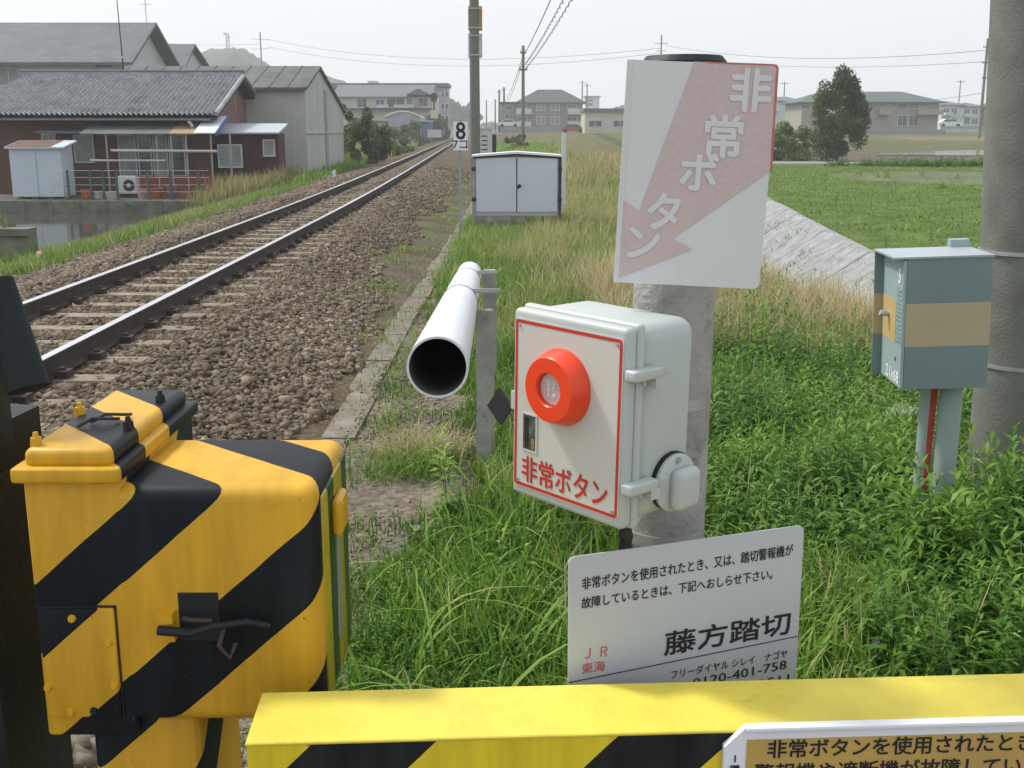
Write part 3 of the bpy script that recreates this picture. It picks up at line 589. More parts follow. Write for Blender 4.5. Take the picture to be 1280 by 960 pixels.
# D: left bank
dryg('bank_grass', -11, -5.5, 8, 40, 4600, .08, .26, .014, .42, lambda P: (P[:, 0]-XC(P[:, 1]) < -2.75+.2*clumpnoise(P)) & (P[:, 0]-XC(P[:, 1]) > -6.3) & (P[:, 2] > -1.42), .7, 8, .1, mat='grass', seg=2)
dryg('bank_grass', -14, -6, 40, 110, 3400, .25, .6, .04, .5, lambda P: (P[:, 0]-XC(P[:, 1]) < -2.9) & ((P[:, 0] > -10.5) | (P[:, 1] > 63)), .7, 6, .2, mat='grass', seg=2)
dryg('dry_bank_tufts', -11, -5.5, 10, 40, 1700, .08, .28, .012, .3, lambda P: (P[:, 0]-XC(P[:, 1]) < -2.75) & (P[:, 0]-XC(P[:, 1]) > -6.3), .6, 7, .1, seg=2)
dryg('dry_bank_weeds', -10.9, -8.6, 38, 47, 420, .4, 1.0, .035, .15, None, .35, 7, .12, seg=3)
dryg('dry_bank_weeds', -14, -7, 70, 125, 700, .5, 1.1, .06, .3, lambda P: (P[:, 0]-XC(P[:, 1]) < -3.2), .4, 6, .3, seg=2)
# E: field beyond the ditch
dryg('field_grass', 5, 60, 14, 64, 22000, .05, .13, .022, .42, lambda P: (P[:, 0] > XT(P[:, 1])+.15) & (np.hypot((P[:, 0]-20.5)/6.5, (P[:, 1]-49)/7) > 1), .8, 4, .2, mat='grass', seg=2)
dryg('field_straw', 5, 60, 18, 64, 5000, .05, .14, .022, .25, lambda P: (P[:, 0] > XT(P[:, 1])+.15) & (clumpnoise(P, .3) > .0), .8, 4, .3, seg=2)
P = scatter(420, 8, 60, 26, 62); P = P[(P[:, 0] > XT(P[:, 1])+.6) & (clumpnoise(P, .22) > .6)]
weeds('field_weeds', P, RNG.uniform(.12, .26, len(P)), [M['weed']], .3, 18, tb=.35, wid=.4)
P = scatter(1500, 17, 62, 63, 66.5); P = P[(P[:, 0] > 19+2*clumpnoise(P))]; weeds('ditch_weeds', P, RNG.uniform(.15, .42, len(P)), [M['weed']], .35, 16, tb=.3, wid=.4)
# revetment tufts
P = np.array([[5.45, 21.0, 0], [5.65, 22, 0], [5.25, 20, 0], [5.0, 18.6, 0], [6.2, 25, 0], [4.5, 22.5, 0], [4.6, 23, 0], [5.8, 30, 0], [6.5, 28, 0], [5.4, 17, 0]]); P = np.repeat(P, 60, 0)+RNG.normal(0, .20, (600, 3))*[1, 1.8, 0]; P[:, 2] = T(P[:, 0], P[:, 1])
blades('revetment_weeds', P, RNG.uniform(.08, .25, len(P)), RNG.uniform(.008, .02, len(P)), [M['weed']], RNG.uniform(.2, .6, len(P)), .9)
# ------------------------------------------------------------------ near objects on the right
def onplane(e, px, py, yo=0.0):
    """where the sight line of a measured corner meets the local plane y=yo of a thing (used to lay out print on flat signs)"""
    Mx = e.matrix_basis; Mi = Mx.inverted(); o = Mi @ Vector((0, 0, CZ)); d = Mi.to_3x3() @ Vector(ray(px, py)); k = (yo-o.y)/d.y; return o+d*k
R_ = math.radians
# concrete post of the emergency button
post = empty('concrete_post', (.288, 2.03, -.5), 0, 'round weathered concrete post carrying the emergency button box', 'post')
pm_ = MB().tube([(0, 0, 0), (0, 0, .9), (.012, 0, 2.10)], [.078, .076, .0735], 28).build('shaft', M['concrete_post'], post); smooth_angle(pm_)
cb = MB().tube([(.012, 0, 2.10), (.012, 0, 2.112), (.012, 0, 2.122)], [.0745, .074, .066], 28).build('cap', M['black'], post); smooth_angle(cb)
for zz in (1.24, 1.50):
    b_ = MB().tube([(.0, 0, zz), (.0, 0, zz+.022)], [.0795, .0795], 28).build('steel_band', M['steel'], post); smooth_angle(b_)
# faded sign at the top of the post
sg = empty('faded_sign', (.301, 1.88, 1.422), (0, R_(2.4), R_(-3.5)), 'faded white and pink metal sign with lightning shape and vertical characters on the post', 'sign')
plate = rplate('sign_plate', .244, .363, .010, .004, M['sign_white'], sg, y=0, corners=(1, 0, 0, 1))
def poly_on(e, pts, yo, name, mat, parent, t=.0006):
    P = [onplane(e, x, y, yo) for x, y in pts]; return MB().prism([(p.x, yo, p.z) for p in P], (0, t, 0)).build(name, mat, parent)
bolt = [(750+x/3, 50+y/3) for x, y in [(355, 81), (655, 92), (668, 102), (636, 492), (272, 745), (345, 785), (68, 893), (87, 600), (147, 642)]]
poly_on(sg, bolt, -.0012, 'lightning_print', M['pink'], sg)
poly_on(sg, [(750+x/3, 50+y/3) for x, y in [(652, 90), (664, 93), (671, 104), (645, 495), (637, 490), (661, 108)]], -.0018, 'red_edge', M['fadedred'], sg)
poly_on(sg, [(750+x/3, 50+y/3) for x, y in [(400, 81), (655, 90), (664, 97), (400, 86)]], -.0019, 'red_edge', M['fadedred'], sg)
for ch, cx, cy, h in (('非', 563, 202, 158), ('常', 461, 375, 158), ('ボ', 368, 508, 150), ('タ', 240, 655, 150), ('ン', 158, 768, 145)):
    p = onplane(sg, 750+cx/3, 50+cy/3); text('character', ch, h/3*1.3e-3*1.05, M['sign_white'], sg, (p.x, -.0022, p.z), bold=.0020, align='CENTER', valign='CENTER', sx=.98, t=.0003)
MB().tube([(-.115, .0005, -.175), (-.115, .0005, .178)], .0022, 6).build('left_rim', M['sign_white'], sg)
for zz in (-.12, .12): MB().box((0, .040, zz), (.05, .07, .025)).build('mounting_bracket', M['steel'], sg)
# emergency button box
eb = empty('emergency_button_box', (.087, 1.8, .869), (0, R_(1.0), R_(-47.3)), 'pale grey plastic emergency button box with red bordered door and big red button', 'button box')
body = rbox('body', -.127, .127, .036, .180, .002, .330, .028, M['box_plastic'], eb, 5)
rim = rbox('body_rim', -.133, .133, .024, .042, -.004, .336, .008, M['box_plastic'], eb, 3)
lid = rbox('door', -.130, .130, .000, .026, .000, .331, .009, M['box_plastic'], eb, 4)
# raised gasket lip round the door
rplate('door_panel', .2475, .298, .008, .0015, M['panel'], lid, y=-.0015, cz=.166)
def border(w_, h_, r, t, y, mat, parent, cz, name='red_border'):
    def ring(a, b_, rr):
        pts = []
        for (sx, sz, a0) in ((1, 1, 0), (-1, 1, 90), (-1, -1, 180), (1, -1, 270)):
            for k in range(5):
                g = math.radians(a0+k*22.5); pts.append((sx*(a/2-rr)+rr*math.cos(g), sz*(b_/2-rr)+rr*math.sin(g)))
        return pts
    o, i = ring(w_, h_, r), ring(w_-2*t, h_-2*t, max(r-t, .0005)); n = len(o)
    vs = [(x, y, cz+z) for x, z in o]+[(x, y, cz+z) for x, z in i]; fs = [(k, (k+1) % n, n+(k+1) % n, n+k) for k in range(n)]
    return MB().add(vs, fs).build(name, mat, parent)
border(.243, .2935, .006, .0055, -.0021, M['red'], lid, .166)
for sx in (-1, 1):
    for sz in (-1, 1): MB().disc((sx*.1115, -.0045, .166+sz*.137), (0, 1, 0), .0026, .003, 10).build('screw', M['steel'], lid)
kx, kz = -.008, .214
prof = [(.0645, .0), (.065, -.004), (.0635, -.008), (.0555, -.031), (.053, -.034), (.029, -.034), (.0275, -.032), (.0275, -.022)]
n = 48; vs = []; fs = []
for r, y in prof:
    for k in range(n): a = 2*PI*k/n; vs.append((kx+r*math.cos(a), y-.0015, kz+r*math.sin(a)))
for i in range(len(prof)-1):
    for k in range(n): k2 = (k+1) % n; fs.append((i*n+k, i*n+k2, (i+1)*n+k2, (i+1)*n+k))
kn = MB().add(vs, fs).build('red_button_guard', M['orange'], lid); smooth_angle(kn, .5)
dk = MB().tube([(kx, -.002, kz), (kx, -.0240, kz), (kx, -.0260, kz)], [.0275, .0275, .0262], 40).build('push_disc', M['disc'], kn); smooth_angle(dk)
for i, (ch, ax) in enumerate((('つよく押', .0055), ('して下さ', -.0065))):
    for j, c_ in enumerate(ch): text('character', c_, .0078, M['whiteprint'], dk, (kx+ax, -.0264, kz+.0105-.0072*j), align='CENTER', valign='CENTER', bold=.0002)
# little window in the door
wx0, wx1, wz0, wz1 = -.099, -.068, .088, .150
fw = MB()
for a, b_, c_, d_ in ((wx0-.003, wx0, wz0-.003, wz1+.003), (wx1, wx1+.003, wz0-.003, wz1+.003), (wx0, wx1, wz0-.003, wz0), (wx0, wx1, wz1, wz1+.003)): fw.bb(a, b_, -.0032, -.0012, c_, d_)
fw.build('window_frame', M['panel'], lid)
MB().bb(wx0, wx1, -.0024, -.0014, wz0, wz1).build('window', pm('counter_window', (.10, .11, .10), .15, .5, 60), lid)
MB().bb(wx0+.004, wx0+.013, -.0029, -.0022, wz0+.003, wz1-.004).build('window_gauge', pm('window_dark', (.03, .035, .03), .2, .3, 60), lid)
MB().bb(wx1-.010, wx1-.004, -.0029, -.0022, wz0+.003, wz0+.022).build('window_gauge', pm('window_amber', (.40, .26, .10), .3, .3, 60), lid)
text('lettering', '非常ボタン', .050, M['red'], lid, (-.103, -.0024, .034), bold=.0007, width=.200, t=.0008)
for zz in (.258, .072):
    lt = rbox('latch', .128, .152, -.004, .064, zz-.009, zz+.009, .004, M['box_plastic'], eb, 3)
    MB().box((.145, .058, zz-.016), (.012, .022, .018)).box((.140, .030, zz-.013), (.006, .004, .012)).build('latch_hook', M['box_plastic'], lt)
    MB().tube([(.150, .062, zz-.002), (.150, .084, zz-.002)], .0015, 6).build('latch_pin', M['steel'], lt)
dc = MB().tube([(.128, .122, .060), (.134, .122, .060)], .0505, 40).build('gasket', M['black'], eb)
dv_ = MB().tube([(.134, .124, .058), (.139, .124, .058), (.142, .124, .058)], [.0495, .0495, .045], 40).build('round_cover', M['box_plastic'], eb); smooth_angle(dv_)
dm = rbox('cover_hump', .138, .166, .102, .162, .014, .086, .020, M['box_plastic'], dv_, 5)
MB().disc((.141, .122, .098), (1, 0, 0), .0055, .004, 12).build('screw', M['steel'], dv_)
MB().bb(-.1385, -.129, .004, .020, .150, .182).build('catch', M['box_plastic'], eb)
MB().box((-.172, .01, .146), (.046, .004, .050), ry=R_(38)).build('black_flap', M['ironblack'], eb)
for zz in (.26, .08): MB().box((0, .192, zz), (.10, .028, .03)).build('mounting_bracket', M['steel'], eb)
# corrugated cable conduit under the box
cp = eb.matrix_basis @ Vector((.088, .060, 0)); pts = []; rs = []
for i in range(60): pts.append((cp.x+.002*math.sin(i*.1), cp.y+.0008*i, .868-.012*i)); rs.append(.0125 if i % 2 else .0102)
co = MB().tube(pts, rs, 14).build('cable_conduit', M['black_gloss']); tag(co, 'black corrugated conduit hanging below the emergency button box', 'conduit')
# grey notice plate
ns = empty('notice_sign', (.306, 1.80, .622), (0, R_(-.4), R_(19.0)), 'light grey notice plate with black text fixed low on the concrete post', 'sign')
rplate('sign_plate', .447, .386, .012, .003, M['sign_grey'], ns)
def line_text(e, body, p0, p1, hpx, mat, bold=0, dy=-.0009, name='lettering'):
    """body laid out from pixel p0 (left end of the baseline) to p1 (right end)"""
    a = onplane(e, *p0); b_ = onplane(e, *p1); sc = hpx*1.24e-3
    o = text(name, body, sc, mat, e, (a.x, dy, a.z), width=(b_-a).length, bold=bold); o.rotation_euler = (PI/2, -math.atan2(b_.z-a.z, b_.x-a.x), 0)
    return o
S6 = lambda x, y: (680+x/2.1333, 640+y/2.1333)
line_text(ns, '非常ボタンを使用されたとき、又は、踏切警報機が', S6(100, 205), S6(662, 112), 18.5, M['blackprint'], .00025)
line_text(ns, '故障しているときは、下記へおしらせ下さい。', S6(99, 256), S6(607, 176), 17.5, M['blackprint'], .00025)
line_text(ns, '藤方踏切', S6(318, 378), S6(652, 319), 38, M['blackprint'], .0009)
line_text(ns, 'Ｊ Ｒ', S6(100, 392), S6(161, 384), 20, M['redprint'], .0001)
line_text(ns, '東海', S6(99, 430), S6(161, 420), 17, M['redprint'], .0001)
line_text(ns, 'フリーダイヤル シレイ　ナゴヤ', S6(335, 444), S6(645, 386), 14.5, M['blackprint'], .0001)
line_text(ns, '0120-401-758', S6(395, 468), S6(645, 417), 20, M['blackprint'], .0001)
line_text(ns, '1-2511', S6(530, 479), S6(643, 456), 20, M['blackprint'], .0001)
a = onplane(ns, *S6(64, 455)); b_ = onplane(ns, *S6(676, 331))
MB().box(((a.x+b_.x)/2, -.0006, (a.z+b_.z)/2), ((b_-a).length, .0006, .0016), ry=-math.atan2(b_.z-a.z, b_.x-a.x)).build('rule_line', M['blackprint'], ns)
for zz in (.05, -.10): MB().box((-.02, .055, zz), (.06, .10, .03)).build('mounting_bracket', M['steel'], ns)
# yellow and black beam barrier
bm0 = G(308, 930, .60); bm1 = G(1280, 903, .60); yaw = math.atan2(bm1.y-bm0.y, bm1.x-bm0.x)
be = empty('barrier_beam', (bm0.x, bm0.y, .60), (0, 0, yaw), 'yellow box beam barrier with black diagonal bands across the foreground', 'barrier')
beam = MB(); Lb = 3.2
prf = [(-.004, 0, 0), (-.004, .0, -.19), (0, .152, -.19), (0, .152, 0)]
beam.bb(0, Lb, 0, .152, -.20, -.003).build('beam', M['beam'], be)
tp = rbox('top_plate', -.002, Lb, -.002, .154, -.004, .002, .0018, M['beamtop'], be, 1)
MB().bb(.35, .43, .03, .12, -1.0, -.201).bb(2.6, 2.68, .03, .12, -1.0, -.201).build('support_post', M['black'], be)
# notice board fixed to the beam front
bs = empty('beam_notice_sign', (bm0.x, bm0.y, .60), (0, 0, yaw), 'ochre notice board with white frame and black text on the beam front', 'sign')
c0 = onplane(bs, 903, 960, -.012); c1 = onplane(bs, 935, 905, -.012)
x0 = c1.x-.035; zt = .012; xe = x0+.95
MB().prism([(x0, -.014, zt-.36), (x0, -.014, zt-.032), (x0+.032, -.014, zt), (xe, -.014, zt), (xe, -.014, zt-.36)], (0, .012, 0)).build('white_frame', M['whitetin'], bs)
ff = rbox('frame_lip', x0+.032, xe, -.022, -.004, zt-.004, zt+.003, .002, M['whitetin'], bs, 2)
MB().bb(x0+.034, xe, -.0158, -.0141, zt-.34, zt-.020).build('ochre_panel', pm('ochre_sign_face', (.50, .33, .09), .4, .06, 4, dirt=(.44, .30, .10), dscale=5, damt=.5), bs)
S4 = lambda x, y: (890+x/3.282, 860+y/3.282)
a = onplane(bs, *S4(222, 282), -.0165); b_ = onplane(bs, *S4(1245, 240), -.0165); cw = (b_-a).length/12.0
text('lettering', '非常ボタンを使用されたときは、', cw*1.0, M['blackprint'], bs, (a.x, -.0165, a.z), bold=.0006, t=.0005).rotation_euler = (PI/2, 0, 0)
text('lettering', '警報機や遮断機が故障している場合は', cw*1.0, M['blackprint'], bs, (a.x-.018, -.0165, a.z-cw*1.22), bold=.0006, t=.0005)
text('lettering', '下記へご連絡ください', cw*1.0, M['blackprint'], bs, (a.x-.018, -.0165, a.z-cw*2.5), bold=.0006, t=.0005)
for i, c_ in enumerate('1種①'): text('character', c_, .0165, M['blackprint'], bs, (x0+.017, -.0147, zt-.052-.019*i), align='CENTER', valign='CENTER', bold=.0003)
# utility pole
bp0 = G(1258, 650, -.5)
up = empty('utility_pole', (bp0.x, bp0.y, -.7), 0, 'thick tapering concrete utility pole at the right edge beside the grey relay box', 'utility pole')
o = MB().tube([(0, 0, 0), (-.015, 0, 1), (-.145, 0, 3.2), (-.30, 0, 6.0), (-.42, 0, 9)], [.212, .208, .192, .175, .16], 40).build('shaft', M['concrete_pole'], up); smooth_angle(o)
for zz in (W(1250, 466, 5.35).z+.7, W(1250, 322, 5.35).z+.7):
    o = MB().tube([(-.02-.055*(zz-1), 0, zz), (-.02-.055*(zz-1), 0, zz+.018)], [.2105, .2105], 40).build('steel_band', M['steel'], up); smooth_angle(o)
for zz in (2.32,):
    o = MB().tube([(-.083, 0, zz), (-.083, 0, zz+.05)], [.2035, .2035], 40).build('painted_ring', pm('pale_ring', (.24, .24, .21), .9, .1, 9), up)
# grey relay box
gb = empty('relay_box', (1.785, 4.5, .452), (0, R_(-2.3), R_(-4)), 'blue grey steel relay box with tan band mounted in front of the utility pole', 'relay box')
bw, bh, bd = .334, .540, .30
MB().bb(-bw/2, bw/2, 0, bd, 0, bh*.33).bb(-bw/2, bw/2, 0, bd, bh*.66, bh).build('housing', M['cabgrey'], gb)
MB().bb(-bw/2-.0008, bw/2+.0008, -.0008, bd, bh*.33, bh*.66).build('tan_band', M['cabtan'], gb)
dr = MB().bb(-bw/2-.014, -bw/2-.001, .004, bd+.02, .004, bh-.006).build('door', M['cabgrey_light'], gb)
MB().bb(-bw/2-.0152, -bw/2-.0142, .10, bd+.018, bh*.33, bh*.66).build('tan_band_lit', M['cabtan_lit'], dr)
MB().bb(-bw/2-.052, -bw/2-.002, bd+.022, bd+.030, -.005, bh*.33).build('side_flange', M['cabgrey'], gb); MB().bb(-bw/2-.052, -bw/2-.002, bd+.022, bd+.030, bh*.66, bh).build('side_flange', M['cabgrey'], gb)
MB().bb(-bw/2-.052, -bw/2-.002, bd+.0215, bd+.030, bh*.33, bh*.66).build('flange_band', M['cabtan'], gb)
MB().bb(-bw/2-.056, bw/2+.006, -.006, bd+.034, bh, bh+.008).build('lid', M['lidgrey'], gb)
ps = text('character', '5', .085, M['whiteprint'], dr, (-bw/2-.0158, .075, bh-.105), rot=(PI/2, 0, -PI/2), bold=.0015)
text('lettering', '21k68', .072, M['whiteprint'], dr, (-bw/2-.0158, .225, .018), rot=(PI/2, 0, -PI/2), bold=.0022, width=.20)
pl = MB().bb(-bw/2-.0150, -bw/2-.0141, .012, .095, .18, .42).build('data_plate', pm('plate', (.26, .36, .37), .4, .1, 20), dr); ln = MB()
for i in range(13): ln.bb(-bw/2-.0156, -bw/2-.0150, .016, random.uniform(.06, .09), .19+.0175*i, .1925+.0175*i)
ln.build('print_lines', pm('fine_print', (.05, .08, .08), .6), pl)
text('lettering', '津', .022, M['blackprint'], dr, (-bw/2-.0158, .095, .105), rot=(PI/2, 0, -PI/2))
kn = MB().tube([(-bw/2-.014, .21, .285), (-bw/2-.040, .21, .285)], .012, 12).tube([(-bw/2-.040, .21, .285), (-bw/2-.052, .21, .290)], [.017, .014], 12).build('door_knob', M['steel'], dr)
MB().bb(.09, .17, bd, bd+.05, bh-.01, bh+.04).bb(.10, .125, bd+.05, bd+.25, .10, .13).build('pole_bracket', M['cabgrey_light'], gb)
for (x, r, d2, lab, mt) in ((-.012, .033, .17, 'thin grey conduit with a red streak under the relay box', 'cond'), (.066, .047, .12, 'thicker grey conduit under the relay box', 'cond')):
    p = gb.matrix_basis @ Vector((x, d2, 0)); mb = MB().tube([(p.x, p.y, -.9), (p.x, p.y, .445)], r, 20)
    c_ = empty('conduit_pipe', (0, 0, 0), 0, lab, 'conduit'); c_.location = (p.x, p.y, -.9); mb.v = [(a_[0]-p.x, a_[1]-p.y, a_[2]+.9) for a_ in mb.v]
    o = mb.build('tube', M['cond'], c_); smooth_angle(o)
    MB().box((0, -.01, .82), (r*2.6, r*2.3, .02)).build('clamp', M['steel'], c_); MB().box((0, -.01, .72), (r*2.6, r*2.3, .02)).build('clamp', M['steel'], c_)
    if x < 0: MB().prism([(-.004, -.0345, .86), (.012, -.0345, .84), (.028, -.0345, 1.34), (-.002, -.0345, 1.34)], (0, .012, 0)).build('red_streak', M['redfade'], c_)
# stone in the weeds
q = G(1130, 525, -.25); st = MB(); bmx = bmesh.new(); bmesh.ops.create_icosphere(bmx, subdivisions=2, radius=.1)
for v in bmx.verts: v.co = Vector((v.co.x*1.3*random.uniform(.9, 1.1), v.co.y*random.uniform(.9, 1.1), v.co.z*.7*random.uniform(.9, 1.1)))
me = bpy.data.meshes.new('rock'); bmx.to_mesh(me); bmx.free(); o = link('rock', me, None, [M['concrete']], (q.x, q.y, -.22)); tag(o, 'pale rounded rock lying in the weeds left of the conduits', 'rock')
# ------------------------------------------------------------------ white pipe on concrete stakes
a = W(547, 459, 3.54); b_ = W(587, 342, 9.4); pe = empty('white_drain_pipe', (a.x, a.y, a.z), 0, 'long white plastic pipe strapped to two concrete stakes beside the track', 'pipe')
d = b_-a; mid = d*.5; n = 40
vs = []; fs = []
ring = [(0, .1005), (1, .1005), (1, .093), (0, .093)]; ax = d.normalized(); sx_ = ax.cross(Vector((0, 0, 1))).normalized(); sz_ = sx_.cross(ax)
ring = [(k/8, .1005) for k in range(9)]+[(1, .093), (.0, .093)]
for t_, r in ring:
    c_ = d*t_
    for k in range(n): g = 2*PI*k/n; vs.append(c_+sx_*r*math.cos(g)+sz_*r*math.sin(g))
nr = len(ring)
for i in range(nr):
    i2 = (i+1) % nr
    for k in range(n): k2 = (k+1) % n; fs.append((i*n+k, i*n+k2, i2*n+k2, i2*n+k))
mlist = [0]*((nr-2)*n)+[1]*n+[0]*n
mbp = MB(); mbp.v = [tuple(v) for v in vs]; mbp.f = fs; mbp.m = mlist; o = mbp.build('tube', [M['pvc'], M['hole']], pe); smooth_angle(o)
dd = MB().tube([d*.93, d*.935], .092, 24).build('inner_blockage', pm('dead_leaves', (.12, .085, .05), .9, .4, 40), pe)
for t_ in (.455, .80):
    c_ = d*t_; ringm = MB().tube([c_-ax*.006, c_+ax*.006], .1035, 32).build('wire_band', M['rust'], pe); smooth_angle(ringm)
    MB().box((c_.x+.15, c_.y, c_.z+.075), (.16, .012, .012)).box((c_.x+.15, c_.y+.05, c_.z+.055), (.14, .012, .012)).build('strap', M['steel'], pe)
for i, (px, py, Yb, pt) in enumerate(((606, 388, 6.22, 'nearer'), (612, 338, 8.35, 'farther'))):
    top = W(px, py, Yb); s_ = empty('concrete_stake', (top.x, Yb, -.55), 0, ('nearer' if i == 0 else 'farther')+' square concrete stake beside the white pipe', 'stake')
    MB().bb(-.05, .05, -.04, .04, 0, top.z+.55-.01).build('stake', M['concrete_post'], s_); MB().bb(-.044, .044, -.034, .034, top.z+.54, top.z+.555).build('stake_top', M['concrete'], s_)
# slab and stone on the path
q = G(520, 660, -.42); tag(MB().box((q.x+.05, q.y, -.435), (.16, .08, .06), rz=.6).build('concrete_lump', M['kerb']), 'small broken concrete piece at the edge of the grass', 'rubble')
# dry grass clump and tall shoot in front of the pipe
def clump(name, px, py, n_, h0, h1, wd, mat, tint, lab, cat, rad=.09, lean=.9, seg=5):
    q = G(px, py, -.42); P = np.zeros((n_, 3)); P[:, 0] = RNG.normal(0, rad, n_); P[:, 1] = RNG.normal(0, rad, n_)
    o = blades(name, P, RNG.uniform(h0, h1, n_), RNG.uniform(.6, 1.3, n_)*wd, [M[mat]], np.clip(tint+RNG.normal(0, .15, n_), 0, 1), lean, seg=seg, kind=None, droop=1.2)
    o.location = (q.x, q.y, -.43); return tag(o, lab, cat)
clump('grass_clump', 528, 575, 420, .16, .34, .006, 'dry', .45, 'straw coloured grass clump in front of the pipe mouth', 'grass', .12)
clump('grass_clump', 512, 592, 420, .10, .28, .007, 'grass', .5, 'green grass clump below the pipe mouth at the path edge', 'grass', .13)
q = G(560, 645, -.42); o = weeds('tall_weed', np.array([[0, 0, 0.], [.01, .0, 0]]), np.array([.46, .40]), [M['weed']], .11, 44, kind=None, wid=.2, tb=.86); o.location = q; tag(o, 'single tall bright green weed shoot on the path edge', 'weed')
q = G(1262, 720, -.5); P = RNG.normal(0, .17, (80, 3))*[1, 1, 0]; o = weeds('mugwort_bush', P, RNG.uniform(.25, .60, 80), [M['weed']], .085, 30, kind=None, wid=.36, tb=.40); o.location = (q.x, q.y, -.45); tag(o, 'leafy dark green bush growing against the utility pole foot', 'bush')
q = G(1225, 850, -.5); P = RNG.normal(0, .2, (60, 3))*[1, 1, 0]; o = weeds('mugwort_bush', P, RNG.uniform(.22, .42, 60), [M['weed']], .08, 30, kind=None, wid=.36, tb=.40); o.location = (q.x, q.y, -.45); tag(o, 'low leafy bush in the lower right corner above the beam', 'bush')
for i, (px, py, r_, n_, h_, lab) in enumerate(((1172, 765, .11, 70, .50, 'leafy weeds hiding the feet of the two conduits'), (1085, 640, .17, 50, .42, 'bright leafy weed clump left of the conduits'), (935, 640, .15, 36, .34, 'yellow green weed clump beside the concrete post'), (1000, 560, .2, 44, .36, 'broad weed clump behind the notice plate and post'))):
    q = G(px, py, -.5); P = RNG.normal(0, r_, (n_, 3))*[1, 1, 0]; o = weeds('weed_clump', P, RNG.uniform(h_*.6, h_*1.15, n_), [M['weed']], .12, 24, kind=None, wid=.24, tb=.60); o.location = (q.x, q.y, float(T(q.x, q.y))); tag(o, lab, 'weed')
q = G(510, 735, -.42); P = RNG.normal(0, .04, (14, 3))*[1, 1, 0]; o = weeds('pale_weed', P, RNG.uniform(.08, .18, 14), [M['yellowleaf']], .05, 7, kind=None, wid=.5); o.location = q; tag(o, 'small pale yellow leaved weed at the left edge of the grass', 'weed')
for px, py, lab in ((1113, 782, 'upper of two tiny violet flowers in the grass right of the notice plate'), (1094, 802, 'lower of two tiny violet flowers in the grass right of the notice plate')):
    q = W(px, py, 3.62); fl = empty('violet_flower', q, 0, lab, 'flower'); mb = MB()
    for k in range(5):
        g = k*2*PI/5; mb.add([(0, 0, 0), (.010*math.cos(g-.4), -.004, .010*math.sin(g-.4)), (.017*math.cos(g), -.006, .017*math.sin(g)), (.010*math.cos(g+.4), -.004, .010*math.sin(g+.4))], [(0, 1, 2, 3)])
    mb.build('petals', M['petal'], fl); MB().tube([(0, .002, 0), (.01, .01, -.28)], .0015, 5).build('stem', M['green_post'], fl)
# ------------------------------------------------------------------ gate machine
mc = empty('gate_machine', (-.56, 1.75, -.4), 0, 'yellow and black striped crossing gate machine housing at lower left', 'gate machine')
Z0 = .4; X0 = .56     # world -> local offsets
def rb(name, x0, x1, y0, y1, z0, z1, r, mat, seg=4, parent=mc, taper=None): return rbox(name, x0+X0, x1+X0, y0, y1, z0+Z0, z1+Z0, r, mat, parent, seg, taper)
def tp_main(bm):
    for v in bm.verts:
        if v.co.z > .9+Z0-.02 and v.co.y < .05: v.co.z -= .012
main = rb('housing', -.668, -.320, .000, .312, .500, .925, .026, M['mach'], 5)
col = rb('side_column', -.802, -.645, .002, .44, .475, .945, .007, M['mach'], 3)
lf_ = rb('lid_flange', -.815, -.637, -.014, .46, .936, .962, .006, M['lidm'], 3)
ld = rb('lid_dome', -.799, -.653, .004, .44, .955, .990, .014, M['lidm'], 5)
for x, y, mt in ((-.785, .03, 'machyellow'), (-.668, .135, 'black'), (-.79, .235, 'machyellow'), (-.672, .33, 'black')):
    k = MB().tube([(x+X0, y, .985+Z0), (x+X0, y, 1.003+Z0)], [.010, .0085], 10).tube([(x+X0, y, 1.003+Z0), (x+X0, y, 1.012+Z0)], [.0055, .004], 6).build('lid_bolt', M[mt], ld)
hh = MB()
for s_, dx in ((0, 0), (1, .012)):
    hh.tube([(-.755+X0+dx, .13+.03*s_, .994+Z0), (-.735+X0+dx, .15+.03*s_, 1.004+Z0), (-.705+X0+dx, .155+.03*s_, 1.002+Z0), (-.70+X0+dx, .18+.03*s_, .996+Z0)], .003, 6)
hh.build('wire_seal', M['rust'], ld)
# cover plate with bolts on the column
cpz = .555; cv = rbox('cover_plate', -.795+X0, -.668+X0, -.0065, .004, .515+Z0, .715+Z0, .004, M['mach'], mc, 2)
MB().bb(-.797+X0, -.6655+X0, -.0015, .0005, .715+Z0, .7185+Z0).bb(-.6680+X0, -.6650+X0, -.0015, .0005, .515+Z0, .7185+Z0).build('cover_gasket', M['black'], mc)
for x, z in ((-.738, .698), (-.680, .655), (-.790, .572), (-.755, .526), (-.715, .528), (-.676, .575)):
    MB().tube([(x+X0, -.012, z+Z0), (x+X0, -.006, z+Z0)], [.0055, .0075], 8).build('bolt', M['machyellow'] if z-.88*x > 1.165 else M['black'], cv)
